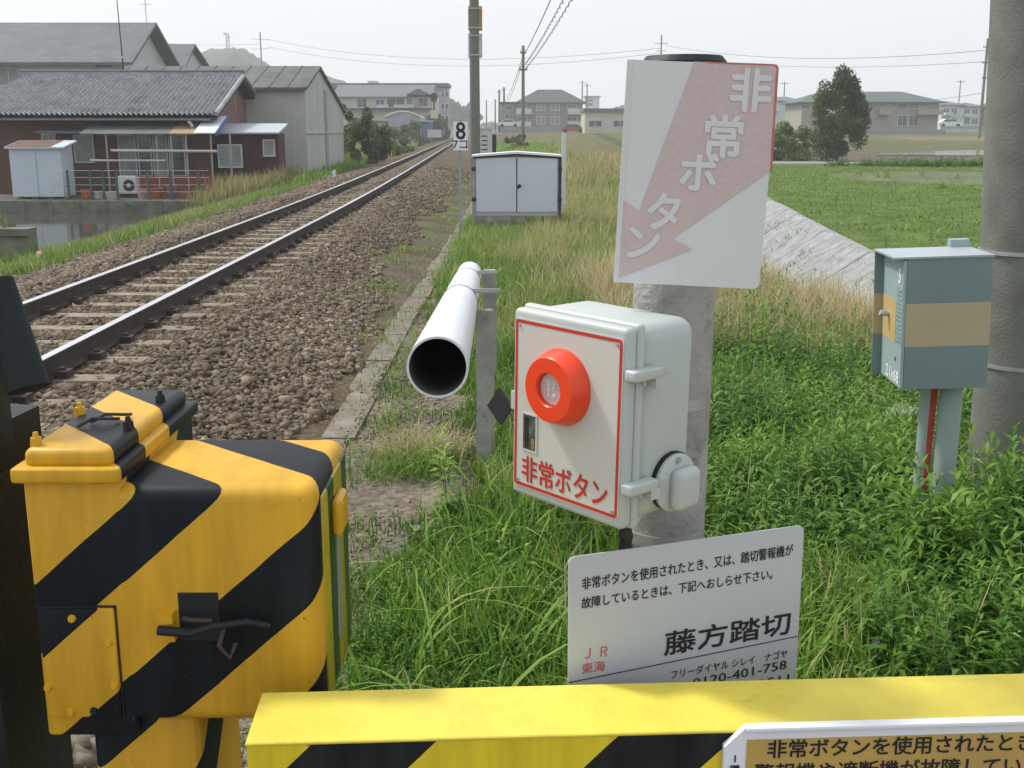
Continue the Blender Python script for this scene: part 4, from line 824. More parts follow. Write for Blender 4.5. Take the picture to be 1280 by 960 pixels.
# latch with strap on the front
MB().bb(-.592+X0, -.565+X0, -.022, .002, .695+Z0, .712+Z0).build('latch_block', M['machyellow'], mc); MB().bb(-.592+X0, -.565+X0, -.016, .002, .660+Z0, .672+Z0).build('latch_block', M['machyellow'], mc)
lc = rb('latch_plate', -.560, -.492, -.0015, .003, .655, .742, .0008, M['black'], 1)
MB().tube([(-.590+X0, -.020, .683+Z0), (-.535+X0, -.024, .680+Z0), (-.500+X0, -.026, .692+Z0), (-.44+X0, -.020, .698+Z0), (-.405+X0, -.012, .688+Z0)], [.0085, .008, .006, .006, .006], 8).build('latch_lever', M['black'], lc)
MB().tube([(-.48+X0, -.018, .690+Z0), (-.487+X0, -.032, .66+Z0), (-.47+X0, -.034, .64+Z0), (-.462+X0, -.02, .66+Z0)], .004, 6).tube([(-.55+X0, -.01, .70+Z0), (-.53+X0, -.028, .705+Z0), (-.50+X0, -.02, .70+Z0)], .004, 6).build('latch_chain', M['rust'], lc)
# side door with window strip
sdx = -.3205
sp = rb('side_door', sdx-.006, sdx+.005, .030, .290, .525, .900, .004, M['machside_shade'], 2)
sh = rb('side_latch', sdx+.004, sdx+.024, .105, .185, .80, .868, .010, M['machyellow'], 3)
for z in (.815, .835, .856): MB().disc((sdx+.023+X0, .125, z+Z0), (1, 0, 0), .003, .003, 8).build('bolt', M['machyellow'], sh)
MB().prism([(sdx+.0055+X0, .13, .60+Z0), (sdx+.0055+X0, .17, .58+Z0), (sdx+.0055+X0, .185, .77+Z0), (sdx+.0055+X0, .15, .79+Z0)], (.001, 0, 0)).build('side_window', M['glasslight'], sp)
# flared pedestal
def tp_ped(bm):
    for v in bm.verts:
        if v.co.z < .4: v.co.x = v.co.x*.86; 
ped = rb('pedestal', -.735, -.545, .02, .30, -.36, .512, .02, M['mach'], 3)
MB().bb(-.76+X0, -.50+X0, .0, .34, -.40+Z0, -.36+Z0).build('base_plate', M['black'], mc)
# dark gate post, arm socket and cables left of the machine
gp = empty('gate_post', (-.965, 1.87, -.4), 0, 'black iron gate post with bolts at the left edge behind the gate machine', 'post')
MB().bb(-.16, .055, -.05, .22, 0, 1.30).build('column', M['black'], gp)
MB().prism([(-.17, -.06, 1.30), (.040, -.06, 1.30), (.064, .20, 1.30), (-.17, .26, 1.30)], (0, 0, .085)).build('top_box', M['black'], gp)
MB().box((-.055, -.075, .96), (.11, .03, .02)).box((-.03, -.075, .78), (.08, .03, .10)).build('bracket', M['black'], gp)
for x, z in ((.012, .90), (-.01, 1.06), (.03, .70), (.0, .60), (-.04, .82)): MB().tube([(x, -.10, z), (x, -.05, z)], [.007, .009], 8).build('bolt', M['rust'], gp)
MB().tube([(.0, -.07, 1.0), (.03, -.08, .96), (.02, -.08, .90), (-.06, -.08, .88)], .008, 8).build('cable', M['black_gloss'], gp)
a = W(-5, 352, 1.95); b_ = W(36, 486, 1.90); tb_ = MB().tube([a, b_], [.030, .036], 24).build('arm_tube', M['tube_dark']); smooth_angle(tb_); tag(tb_, 'short leaning dark green tube above the black gate post', 'tube')
q = W(-30, 395, 1.92); MB().box((q.x-.02, q.y, q.z-.08), (.10, .06, .30)).build('socket', M['black'], tb_)
# ------------------------------------------------------------------ background: buildings
class House:
    def __init__(s, name, label, X0, X1, Y0, Y1, zb, cat='house', group=None):
        s.X0, s.X1, s.Y0, s.Y1, s.zb = X0, X1, Y0, Y1, zb; s.o = Vector(((X0+X1)/2, (Y0+Y1)/2, zb)); s.e = empty(name, s.o, 0, label, cat, group)
    def L(s, p): return Vector(p)-s.o
    def bb(s, name, x0, x1, y0, y1, z0, z1, mat, parent=None):
        o = s.o; return MB().bb(x0-o.x, x1-o.x, y0-o.y, y1-o.y, z0-o.z, z1-o.z).build(name, mat, parent or s.e)
    def body(s, zt, mat, name='wall'): return s.bb(name, s.X0, s.X1, s.Y0, s.Y1, s.zb, zt, mat)
    def gable_x(s, ze0, zr, ze1, yr, oh, ohx, wall, roof, th=.12):
        """ridge along X; ze0 front eave, ze1 back eave; walls include both gable triangles"""
        o = s.o; P = [(s.X0, s.Y0, s.zb), (s.X0, s.Y1, s.zb), (s.X0, s.Y1, ze1), (s.X0, yr, zr-.02), (s.X0, s.Y0, ze0)]
        MB().prism([Vector(p)-o for p in P], (s.X1-s.X0, 0, 0)).build('wall', wall, s.e)
        r = []
        for (ya, za) in ((s.Y0, ze0), (s.Y1, ze1)):
            sg_ = -1 if ya < yr else 1; sl = (zr-za)/abs(yr-ya); yo = ya+sg_*oh; zo = za-sl*oh
            Q = [Vector((s.X0-ohx, yr, zr+th)), Vector((s.X0-ohx, yo, zo+th)), Vector((s.X0-ohx, yo, zo)), Vector((s.X0-ohx, yr, zr))]
            r.append(MB().prism([q-o for q in Q], (s.X1-s.X0+2*ohx, 0, 0)).build('roof', roof, s.e))
        return r
    def hip(s, ze, zr, inset, oh, roof, th=.15, insx=None):
        o = s.o; x0, x1, y0, y1 = s.X0-oh-o.x, s.X1+oh-o.x, s.Y0-oh-o.y, s.Y1+oh-o.y; ym = (y0+y1)/2; ix = insx or inset
        a, b_ = ze-o.z, zr-o.z
        v = [(x0, y0, a), (x1, y0, a), (x1, y1, a), (x0, y1, a), (x0+ix, ym, b_), (x1-ix, ym, b_), (x0, y0, a-th), (x1, y0, a-th), (x1, y1, a-th), (x0, y1, a-th)]
        return MB().add(v, [(0, 1, 5, 4), (1, 2, 5), (2, 3, 4, 5), (3, 0, 4), (9, 8, 7, 6), (0, 6, 7, 1), (1, 7, 8, 2), (2, 8, 9, 3), (3, 9, 6, 0)]).build('roof', roof, s.e)
    def win(s, px0, py0, px1, py1, glass='glass', frame='frame', Y=None, name='window', mull=True, t=None):
        """window on the front wall, given by its measured corners; a frame with its pane one level below"""
        Yf = Y if Y is not None else s.Y0; a = W(px0, py1, Yf); b_ = W(px1, py0, Yf); o = s.o; t = t or max(.05, (b_.z-a.z)*.06); mb = MB()
        x0, x1, z0, z1, y = a.x-o.x, b_.x-o.x, a.z-o.z, b_.z-o.z, Yf-o.y
        mb.bb(x0-t, x1+t, y-.06, y-.003, z1, z1+t).bb(x0-t, x1+t, y-.07, y-.003, z0-t, z0).bb(x0-t, x0, y-.06, y-.003, z0, z1).bb(x1, x1+t, y-.06, y-.003, z0, z1)
        if mull: mb.bb((x0+x1)/2-t*.35, (x0+x1)/2+t*.35, y-.05, y-.003, z0, z1)
        f = mb.build(name, M[frame], s.e); f['kind'] = 'thing'; del f['kind']
        MB().bb(x0, x1, y-.03, y-.004, z0, z1).build('pane', M[glass], f); return f
# --- tiled house on the left, its lean-to roof, annex
HY = 44.0
h = House('tiled_house', 'brown single storey house with a grey tiled gable roof behind the canal', -19.9, -11.55, HY, 52.0, -1.0)
o = h.o; zr, ze, yr = 3.5, 2.35, 48.0
P = [(h.X0, HY, -1), (h.X0, 52, -1), (h.X0, 52, 2.1), (h.X0, yr, zr-.15), (h.X0, HY, 2.05)]
MB().prism([Vector(p)-o for p in P], (h.X1-h.X0-.02, 0, 0)).build('wall', M['brown'], h.e)
MB().prism([Vector((h.X1-.02, HY+.3, 2.0))-o, Vector((h.X1-.02, 51.7, 2.0))-o, Vector((h.X1-.02, yr, 3.3))-o], (.05, 0, 0)).build('gable_wall', M['gable'], h.e)
MB().bb(h.X1-.02-o.x, h.X1+.02-o.x, HY+.05-o.y, 51.9-o.y, .9-o.z, 2.0-o.z).build('gable_wall', M['gable'], h.e)
# kawara tiles as relief: rows step down, columns roll; each slope is one sheet of thousands of tiles (too small to pick apart)
def tiled_slope(name, x0, x1, y0, z0, y1, z1, cols, rows, mat, parent, o):
    nx = cols*6+1; V = []; 
    ln = math.hypot(y1-y0, z1-z0); ny_, nz_ = -(z1-z0)/ln, (y1-y0)/ln
    if nz_ < 0: ny_, nz_ = -ny_, -nz_
    ts = []
    for r in range(rows): ts += [(r/rows, 1.0), ((r+.98)/rows, 0.0)]
    X = np.linspace(x0, x1, nx); wav = .055*np.cos((X-x0)/(x1-x0)*cols*2*PI)+.012*np.cos((X-x0)/(x1-x0)*cols*4*PI)
    G_ = []
    for t, st in ts:
        hgt = wav*(.9)+.085*st; G_.append(np.stack([X, y0+(y1-y0)*t+ny_*hgt, z0+(z1-z0)*t+nz_*hgt], 1))
    V = np.concatenate(G_)-np.array(o); nyy = len(ts); a = (np.arange(nx-1)[None]+nx*np.arange(nyy-1)[:, None]).ravel()
    ob = rawmesh(name, V, np.full(len(a), 4), np.stack([a, a+1, a+1+nx, a+nx], 1).ravel(), [mat], parent); ob['kind'] = 'stuff'; return ob
tiled_slope('roof_tiles', -20.3, -11.12, 43.2, 1.93, yr, zr+.05, 48, 17, M['tile'], h.e, o)
tiled_slope('roof_tiles', -20.3, -11.12, 52.8, 1.93, yr, zr+.05, 48, 17, M['tile'], h.e, o)
for ya in (43.2, 52.8): MB().prism([Vector((-20.3, yr, zr-.02))-o, Vector((-20.3, ya, 1.86))-o, Vector((-20.3, ya, 1.78))-o, Vector((-20.3, yr, zr-.14))-o], (9.18, 0, 0)).build('roof_deck', M['darkwood'], h.e)
MB().bb(-20.35-o.x, -11.1-o.x, yr-.14-o.y, yr+.14-o.y, zr+.02-o.z, zr+.24-o.z).build('ridge', M['tile'], h.e)
MB().tube([Vector((-20.35, yr, zr+.27))-o, Vector((-11.08, yr, zr+.27))-o], .08, 10).build('ridge_cap', M['slate'], h.e)
for s_ in (-1, 1): MB().tube([Vector((-11.10, yr, zr+.12))-o, Vector((-11.10, yr+s_*4.8, 2.02))-o], .09, 8).build('verge_tiles', M['tile'], h.e)
MB().tube([Vector((-20.2, 43.08, 1.80))-o, Vector((-11.3, 43.08, 1.80))-o], .04, 8).build('gutter', M['slate'], h.e)
MB().tube([Vector((-12.15, 43.12, 1.80))-o, Vector((-12.0, 43.2, 1.55))-o], .06, 8).build('gutter_outlet', M['frame'], h.e)
MB().bb(-11.72-o.x, -11.5-o.x, 47.9-o.y, 48.1-o.y, 2.2-o.z, 3.35-o.z).build('gable_post', M['tan_sheet'], h.e)
for a in ((57, 168, 68, 206, 'glasslight', True), (152, 170, 171, 219, 'glasslight', False), (173, 170, 190, 219, 'glass', False), (192, 170, 210, 219, 'glasslight', False), (212, 170, 229, 219, 'glass', False), (96, 170, 115, 202, 'glasslight', False), (275, 182, 301, 208, 'glasslight', True)):
    h.win(*a[:4], glass=a[4], mull=a[5], t=.05)
# lean-to roof along the front
lt = MB(); q = o
def slope_sheet(x0, x1, ya, za, yb, zb_, mat, name, parent=None, th=.04):
    return MB().prism([Vector((x0, ya, za))-q, Vector((x0, ya, za-th))-q, Vector((x0, yb, zb_-th))-q, Vector((x0, yb, zb_))-q], (x1-x0, 0, 0)).build(name, mat, parent or h.e)
slope_sheet(-17.9, -15.1, 42.9, 1.34, HY, 1.5, M['corrug'], 'lean_to_roof'); slope_sheet(-16.0, -12.7, 42.4, 1.30, HY, 1.72, M['corrug'], 'lean_to_roof')
slope_sheet(-12.69, -11.75, 42.4, 1.31, HY, 1.74, M['tan_sheet'], 'lean_to_roof')
slope_sheet(-11.74, -10.95, 42.3, 1.34, HY+.2, 1.95, M['whitetin'], 'lean_to_roof'); MB().prism([Vector((-10.93, 42.3, 1.33))-q, Vector((-10.93, 44.2, 1.94))-q, Vector((-10.93, 44.2, 1.80))-q, Vector((-10.93, 42.3, 1.19))-q], (.03, 0, 0)).build('blue_edge', pm('blue_edge', (.03, .08, .30), .5), h.e)
for px in (132, 195, 213, 232, 263, 287):
    a = W(px, 165, 42.5); MB().bb(a.x-.028-q.x, a.x+.028-q.x, -1.53-.0, -1.47-.0, 0, 2.28).build('porch_post', M['porch'], h.e).location.y = 42.5-q.y+1.5
a = W(139, 186, 42.45); b_ = W(271, 187, 42.45); MB().tube([Vector((a.x, 42.42, .69))-q, Vector((b_.x, 42.42, .66))-q], .05, 8).build('drying_pole', M['creamwall'], h.e)
MB().tube([Vector((-15.7, 42.5, .32))-q, Vector((-12.9, 42.5, .32))-q], .04, 8).build('drying_pole', M['frame'], h.e)
# maroon annex
hx = House('maroon_annex', 'small maroon boarded annex with light tin roof right of the tiled house', -11.3, -9.02, 44.2, 45.5, -1.0, 'shed')
hx.body(1.30, M['maroon']); qq = hx.o
MB().prism([Vector((-11.5, 43.8, 1.34))-qq, Vector((-11.5, 43.8, 1.28))-qq, Vector((-11.5, 45.7, 1.62))-qq, Vector((-11.5, 45.7, 1.68))-qq], (2.6, 0, 0)).build('roof', M['tin'], hx.e)
for i in range(9):
    MB().bb(-11.29-qq.x+.24*i, -11.27-qq.x+.24*i, 44.18-qq.y, 44.199-qq.y, 0, 2.28).build('batten', M['maroon'], hx.e)
hx.win(331, 176, 342, 194, 'glasslight', t=.05, mull=False)
# antenna pole above the house
an = empty('antenna_mast', (W(155, 90, 49).x, 49.0, zr-.1), 0, 'thin tall antenna mast rising behind the tiled house ridge', 'mast'); MB().tube([(0, 0, -.4), (-.08, 0, 3.6)], [.035, .018], 8).build('pole', M['rust'], an); MB().box((0, 0, 1.0), (.12, .12, .10)).build('joint', M['steel'], an)
# storage shed
ss = House('storage_shed', 'white steel storage cupboard with a rusty brown top on the canal wall', W(18, 240, 41).x, W(80, 240, 41).x, 41.0, 42.1, -1.0, 'shed')
qq = ss.o; P = [(ss.X0-.05, 40.98, -.92), (ss.X0-.05, 40.98, .78), (ss.X0-.05, 42.1, .95), (ss.X0-.05, 42.1, -.92)]
MB().prism([Vector(p)-qq for p in P], (ss.X1-ss.X0+.05, 0, 0)).build('body', M['storage'], ss.e)
MB().prism([Vector(p)-qq for p in [(ss.X0-.15, 40.85, .78), (ss.X0-.15, 40.85, .84), (ss.X0-.15, 42.2, 1.06), (ss.X0-.15, 42.2, 1.0)]], (ss.X1-ss.X0+.32, 0, 0)).build('top', M['storage'], ss.e)
MB().prism([Vector(p)-qq for p in [(ss.X0-.10, 40.86, .846), (ss.X0-.10, 40.86, .852), (ss.X0-.10, 42.1, 1.058), (ss.X0-.10, 42.1, 1.052)]], (ss.X1-ss.X0-.2, 0, 0)).build('rust_patch', pm('rust_top', (.12, .055, .035), .8, .3, 3), ss.e)
MB().bb((ss.X0+ss.X1)/2-.01-qq.x, (ss.X0+ss.X1)/2+.01-qq.x, 40.965-qq.y, 40.979-qq.y, .12, 1.7).build('door_joint', M['cabgrey_light'], ss.e)
for i in range(4): MB().bb(ss.X0+.1+i*.55-qq.x, ss.X0+.25+i*.55-qq.x, 41.05-qq.y, 41.25-qq.y, 0, .08).build('foot', M['concrete_dark'], ss.e)
# fence posts with wires
fe = empty('wire_fence', (-14.5, 40.55, -1.0), 0, 'low green post and wire fence on the canal wall in front of the house', 'fence')
for px in (86, 114, 147, 214, 249, 130, 186):
    x = W(px, 240, 40.55).x+14.5; MB().bb(x-.035, x+.035, -.035, .035, 0, 1.05).build('fence_post', M['green_post'], fe)
for zz in (1.02, .78, .52, .28): MB().tube([(-1.6, 0, zz), (3.7, 0, zz)], .008, 5).build('wire', M['steel'], fe)
# clutter in the yard
ac = House('air_conditioner', 'pale air conditioner outdoor unit with round fan on the yard edge', W(146, 240, 41.6).x, W(172, 240, 41.6).x, 41.6, 41.95, -.85, 'air conditioner')
qq = ac.o; ac.bb('case', ac.X0, ac.X1, 41.6, 41.95, -.85, -.22, M['frame']); c_ = Vector((W(161, 229, 41.6).x, 41.59, -.55))-qq
MB().tube([c_, c_-Vector((0, .012, 0))], .21, 24).build('fan_opening', M['black'], ac.e); MB().tube([c_-Vector((0, .012, 0)), c_-Vector((0, .03, 0))], .075, 16).build('fan_hub', M['frame'], ac.e)
MB().bb(ac.X0-qq.x, ac.X1-qq.x, .05, .2, -.15, 0).build('stand', M['concrete_dark'], ac.e)
def pot(px, r, hgt, col, lab, cat, Y=41.2, name='bucket'):
    x = W(px, 240, Y).x; e_ = empty(name, (x, Y, -1.0), 0, lab, cat); mt = pm(name+'_plastic', col, .5, .15, 8)
    mb = MB().tube([(0, 0, 0), (0, 0, hgt*.92), (0, 0, hgt*.92), (0, 0, hgt)], [r*.8, r, r*1.1, r*1.1], 14); mb.build('body', mt, e_); MB().tube([(0, 0, hgt), (0, 0, hgt+.01)], r*.9, 14).build('opening', M['concrete_dark'], e_)
pot(108, .21, .32, (.45, .10, .03), 'orange tub between the storage cupboard and the air conditioner', 'tub', name='tub')
pot(123, .16, .26, (.45, .45, .43), 'round white pot right of the orange tub', 'pot', name='flower_pot')
pot(140, .24, .24, (.50, .48, .42), 'wide cream basin left of the air conditioner', 'basin', name='basin')
pot(178, .17, .34, (.50, .52, .54), 'white bucket just right of the air conditioner', 'bucket')
pot(197, .24, .36, (.35, .07, .03), 'red brown tub behind the middle fence posts', 'tub', name='tub')
pot(215, .18, .50, (.06, .22, .40), 'blue plastic bucket standing behind the fence', 'bucket')
pot(228, .20, .22, (.42, .13, .08), 'low terracotta pot right of the blue bucket', 'pot', name='flower_pot')
pot(262, .26, .22, (.40, .12, .08), 'long reddish planter near the right end of the fence', 'planter', name='planter')
# reddish netting along the fence
nt_ = MB()
for i in range(48): nt_.tube([(-13.55+.062*i, 41.0, -1.0), (-13.55+.062*i, 41.0, -.12)], .006, 4)
for i in range(14): nt_.tube([(-13.55, 41.0, -1+.062*i), (-10.6, 41.0, -1+.062*i)], .006, 4)
nt_ = nt_.build('red_netting', pm('red_net', (.30, .05, .035), .7, .1, 5)); tag(nt_, 'reddish garden netting stretched behind the green fence posts', 'netting')
# --- grey shed right of the house
gs = House('grey_shed', 'tall pale grey shed with corrugated gable roof beside the railway', -17.5, -8.95, 50, 61, -.75, 'shed')
gs.gable_x(3.15, 4.17, 2.35, 53.7, .25, .12, M['shedwall'], M['corrug'])
qq = gs.o
for i in range(26): MB().bb(-17.5-qq.x+.33*i, -17.47-qq.x+.33*i, 49.985-qq.y, 49.998-qq.y, 0, 3.85).build('wall_rib', M['shedwall'], gs.e)
MB().bb(-8.945-qq.x, -8.91-qq.x, 55.0-qq.y, 55.7-qq.y, .05, 4.0).build('brown_stain_board', M['concrete'], gs.e)
MB().bb(-8.945-qq.x, -8.89-qq.x, 50-qq.y, 61-qq.y, 2.0, 2.05).build('sill_band', M['shedwall'], gs.e)
for i in range(11):   # roof sheets
    x = -17.6+.79*i; mb = MB().prism([Vector((x, 53.7, 4.32))-qq, Vector((x, 49.72, 3.22))-qq, Vector((x, 49.72, 3.19))-qq, Vector((x, 53.7, 4.29))-qq], (.05, 0, 0)); mb.build('roof_rib', M['corrug'], gs.e)
# --- large grey roofed building behind
bg_ = House('grey_hall', 'large two storey pale building with broad grey gable roof at upper left', -62, -25.1, 75, 84.6, -.9, 'building')
bg_.gable_x(5.85, 8.3, 5.85, 79.8, .9, .9, M['whitewall'], M['slate'], .2); bg_.win(0, 86, 22, 106, 'glasslight', t=.1); bg_.win(-60, 86, -30, 106, 'glasslight', t=.1); bg_.win(120, 76, 140, 84, 'glass', t=.05, mull=False)
b2 = House('grey_roofed_house', 'small grey gabled house peeking out between the grey hall and the hill', -30, -26.4, 92, 101, -.9)
b2.gable_x(6.0, 8.0, 6.0, 95.5, .6, .5, M['whitewall'], M['slate'], .2)
# tv aerial on the hall
ta = empty('tv_aerial', (W(184, 40, 80).x, 80, 8.4), 0, 'spindly tv aerial on the ridge of the grey hall', 'aerial'); MB().tube([(0, 0, -.3), (0, 0, 1.9)], .03, 6).build('mast', M['steel'], ta)
for zz in (1.3, 1.7): MB().tube([(-.4, 0, zz), (.4, 0, zz)], .02, 5).build('element', M['steel'], ta)
# --- far buildings left of the pole
def P_(px, Y): return (px-640)*Y*1.02/FPX   # lateral position of a column seen at px (buildings stand near eye level)
def Zp(py, Y): return W(640, py, Y).z
D = 175.
ya = House('apartment_row', 'two storey cream apartments under grey blue roofs at the left side of the line', P_(432, D), P_(549, D), D, D+9, .1, 'apartments')
ya.body(Zp(120, D), M['creamwall']); q = ya.o
MB().prism([Vector((ya.X0-.5, D-.8, Zp(121, D)))-q, Vector((ya.X0-.5, D+4.5, Zp(106, D+4)))-q, Vector((ya.X0-.5, D+10, Zp(121, D)))-q], (ya.X1-ya.X0+.2, 0, 0)).build('roof', M['roofblue'], ya.e)
g0, g1 = P_(515, D), P_(545, D); MB().prism([Vector((g0, D-2, Zp(119, D)))-q, Vector(((g0+g1)/2, D-2, Zp(111, D)))-q, Vector((g1, D-2, Zp(119, D)))-q], (0, 6, 0)).build('gable_roof', M['roofblue'], ya.e)
for a in ((447, 123, 458, 134), (484, 123, 505, 134), (524, 123, 534, 132), (509, 123, 514, 132), (470, 125, 480, 134)): ya.win(*a, glass='glass', t=.12)
for x0, x1 in ((480, 494), (500, 524)): ya.bb('balcony', P_(x0, D), P_(x1, D), D-1.4, D-.01, Zp(135, D), Zp(131, D), M['whitewall'])
ya.bb('lower_canopy', P_(436, D), P_(545, D), D-1.2, D-.01, Zp(137, D), Zp(135.2, D), M['roofdark'])
D2 = 200.
lb = House('lilac_building', 'long flat roofed lilac grey building behind the cream apartments', P_(418, D2), P_(563, D2), D2, D2+8, .2, 'building')
lb.body(Zp(109, D2), M['lilacwall']); lb.bb('roof', P_(425, D2), P_(565, D2), D2-.6, D2+8.5, Zp(108.6, D2), Zp(104, D2), M['roofblue']); lb.bb('roof_hut', P_(469, D2), P_(479, D2), D2, D2+4, Zp(104, D2), Zp(101, D2), M['whitewall'])
for px in (552, 557): 
    for py in (115, 130, 145): lb.win(px, py, px+3, py+6, 'glass', t=.1, mull=False)
D = 150.
br = House('arched_barn', 'grey arched roof barn with a pale rim in front of the cream apartments', P_(488, D), P_(532, D), D, D+9, .1, 'barn'); q = br.o
def arch(x0, x1, zb, zt, zm): 
    c = []; 
    for i in range(11): t = i/10; c.append((x0+(x1-x0)*t, zt+(zm-zt)*math.sin(PI*t)))
    return [(x0, zb)]+c+[(x1, zb)]
A = arch(br.X0, br.X1, .1, Zp(147, D), Zp(140, D)); MB().prism([Vector((x, D, z))-q for x, z in A], (0, 9, 0)).build('wall', M['lilacwall'], br.e)
c_ = [Vector((x, D-.05, z+.06))-q for x, z in A[1:-1]]; MB().tube(c_, .14, 6).build('roof_rim', M['creamwall'], br.e)
sh2 = House('lean_shed', 'low blue grey shed in front of the arched barn', P_(455, 140), P_(488, 140), 140, 145, 0, 'shed'); sh2.body(Zp(151, 140), M['greywall']); sh2.bb('roof', sh2.X0-.3, sh2.X1+.3, 139.6, 145.3, Zp(151, 140), Zp(149, 140), M['tin'])
b3 = House('small_blue_shed', 'small blue fronted hut right of the arched barn', P_(533, 150), P_(543, 150), 150, 153, 0, 'hut'); b3.body(Zp(152, 150), pm('blue_wall', (.10, .16, .32), .7)); b3.bb('roof', b3.X0-.8, b3.X1+.2, 149.5, 153.3, Zp(152, 150), Zp(150.4, 150), M['creamwall'])
# --- far buildings right of the pole
D = 205.
rh = House('hipped_apartments', 'two storey greyish brown apartment house with a dark hipped roof beyond the track', P_(648, D), P_(724, D), D, D+10, .7, 'apartments')
rh.body(Zp(128, D), M['brickish']); rh.hip(Zp(128, D), Zp(112, D+5), 3.2, .7, M['roofdark'], insx=4.2)
rh.bb('eave_band', rh.X0-.3, rh.X1+.3, D-.35, D+.1, Zp(129.6, D), Zp(128.2, D), pm('pinkish_band', (.42, .33, .31), .7)); rh.bb('storey_band', rh.X0-.05, rh.X1+.05, D-.08, D+.1, Zp(143, D), Zp(141.5, D), pm('pinkish_band2', (.38, .29, .27), .7))
for x in (671, 689):
    rh.win(x, 131, x+10, 138, 'glasslight', t=.12); rh.win(x, 146, x+10, 155, 'glasslight', t=.12)
for x0, x1 in ((645, 663), (706, 725)):
    rh.bb('balcony', P_(x0, D), P_(x1, D), D-1.3, D-.01, Zp(143, D), Zp(136, D), M['whitewall']); rh.bb('balcony', P_(x0, D), P_(x1, D), D-1.3, D-.01, Zp(158, D), Zp(152, D), M['whitewall']); rh.win(x0+3, 146.5, x1-5, 151, 'glass', t=.1); rh.win(x0+3, 131, x1-5, 135, 'glass', t=.1)
rh2 = House('grey_flat_house', 'low grey house attached left of the hipped apartments', P_(626, D), P_(647, D), D+2, D+10, .7); rh2.body(Zp(129, D), M['greywall']); rh2.bb('roof', rh2.X0-.3, rh2.X1, D+1.6, D+10.3, Zp(129, D), Zp(127, D), M['roofdark'])
for y in (132, 143): rh2.win(632, y, 640, y+5, 'glass', t=.1, Y=D+2)
gwl = tag(MB().bb(P_(630, 200), P_(730, 200), 199.8, 200, .3, Zp(158.5, 200)).build('block_wall', M['greywall']), 'long grey block wall in front of the hipped apartments', 'wall')
D = 165.
wb = House('cream_bungalow', 'low cream building with flat grey roof just left of the faded sign', P_(727, D), P_(830, D), D, D+9, -.15, 'building')
wb.body(Zp(139, D), M['creamwall']); wb.bb('roof', wb.X0-.25, wb.X1+.3, D-.5, D+9.3, Zp(139.6, D), Zp(135.5, D), M['roofblue'])
for x in (736, 767, 800): wb.win(x, 151, x+16, 158, 'glass', t=.14)
fb = House('far_block', 'pale concrete block far behind between two wooden power poles', P_(728, 420), P_(744, 420), 420, 430, 1, 'building'); fb.body(Zp(121, 420), M['whitewall']); fb.bb('roof_edge', fb.X0-.5, fb.X1+.5, 419, 431, Zp(121, 420), Zp(120, 420), M['roofblue'])
for i, y in enumerate((124, 129)): fb.win(732, y, 741, y+3, 'glass', t=.2, mull=False)
D = 165.
ab = House('green_roofed_apartments', 'long beige two storey apartment block with a grey green roof behind the round tree', P_(985, D), P_(1148, D), D, D+10, .6, 'apartments')
ab.body(Zp(127.5, D), M['beigewall']); ab.hip(Zp(127.5, D), Zp(114.5, D+5), 3.2, .7, M['roofgreen'], insx=4.5)
for a in ((1095, 129, 1098, 134), (1104, 130, 1107, 133), (1095, 147, 1097, 152), (1109, 147, 1111, 152), (1002, 131, 1012, 136), (1060, 130, 1070, 136)): ab.win(*a, glass='glass', t=.08, mull=False)
for x0, x1 in ((1122, 1134), (1136, 1148), (1076, 1087)):
    ab.win(x0, 129, x1, 135, 'glass', t=.1); ab.win(x0, 145, x1, 157, 'glass', t=.1); ab.bb('balcony', P_(x0-1, D), P_(x1+1, D), D-1.2, D-.01, Zp(143.5, D), Zp(137, D), M['beigewall'])
ab.bb('balcony', P_(1001, D), P_(1022, D), D-1.3, D-.01, Zp(142, D), Zp(135, D), M['whitewall'])
w1 = tag(MB().bb(P_(975, 158), P_(1158, 158), 157.8, 158, .2, Zp(162, 158)).build('block_wall', M['greywall']), 'low pale block wall in front of the green roofed apartments', 'wall')
D = 230.
for (x0, x1, yt, wall, roof, lab) in ((1152, 1176, 131, 'whitewall', 'roofblue', 'pale house with balconies right of the green roofed apartments'), (1176, 1200, 133, 'whitewall', 'roofblue', 'white gabled house behind the parked white car'), (1202, 1228, 134, 'brickish', 'roofdark', 'dark roofed brown house nearest the far right utility pole'), (1229, 1262, 131, 'lilacwall', 'roofdark', 'grey house just left of the thick utility pole'), (945, 984, 126, 'whitewall', 'roofblue', 'white house seen between the faded sign and the green roofed apartments')):
    hh_ = House('far_house', lab, P_(x0, D), P_(x1, D), D, D+8, .7, group='houses across the paddies'); hh_.body(Zp(yt, D), M[wall]); hh_.hip(Zp(yt, D), Zp(yt-5, D+4), 2.5, .5, M[roof])
    for wx in (x0+3, x0+13): hh_.win(wx, yt+3, wx+7, yt+9, 'glass', t=.15); hh_.win(wx, yt+14, wx+7, yt+21, 'glass', t=.15)
    hh_.bb('balcony', P_(x0+2, D), P_(x0+11, D), D-1.2, D-.01, Zp(yt+13, D), Zp(yt+9.5, D), M['whitewall'])
gf = empty('paddy_fence', (P_(1195, 160), 160, .2), 0, 'pale green picket fence along the far road by the parked white car', 'fence')
for i in range(40):
    x = P_(1152, 160)+i*(P_(1236, 160)-P_(1152, 160))/39-P_(1195, 160); MB().bb(x-.035, x+.035, -.03, .03, 0, Zp(157.5, 160)-.2).build('fence_slat', M['cabgrey_light'], gf)
MB().bb(P_(1152, 160)-P_(1195, 160), P_(1236, 160)-P_(1195, 160), .031, .05, Zp(160, 160)-.2-.1, Zp(158, 160)-.2).build('rail', M['cabgrey_light'], gf)
MB().bb(P_(1152, 160)-P_(1195, 160), P_(1236, 160)-P_(1195, 160), -.05, .1, -.3, .42).build('kerb', M['greywall'], gf)
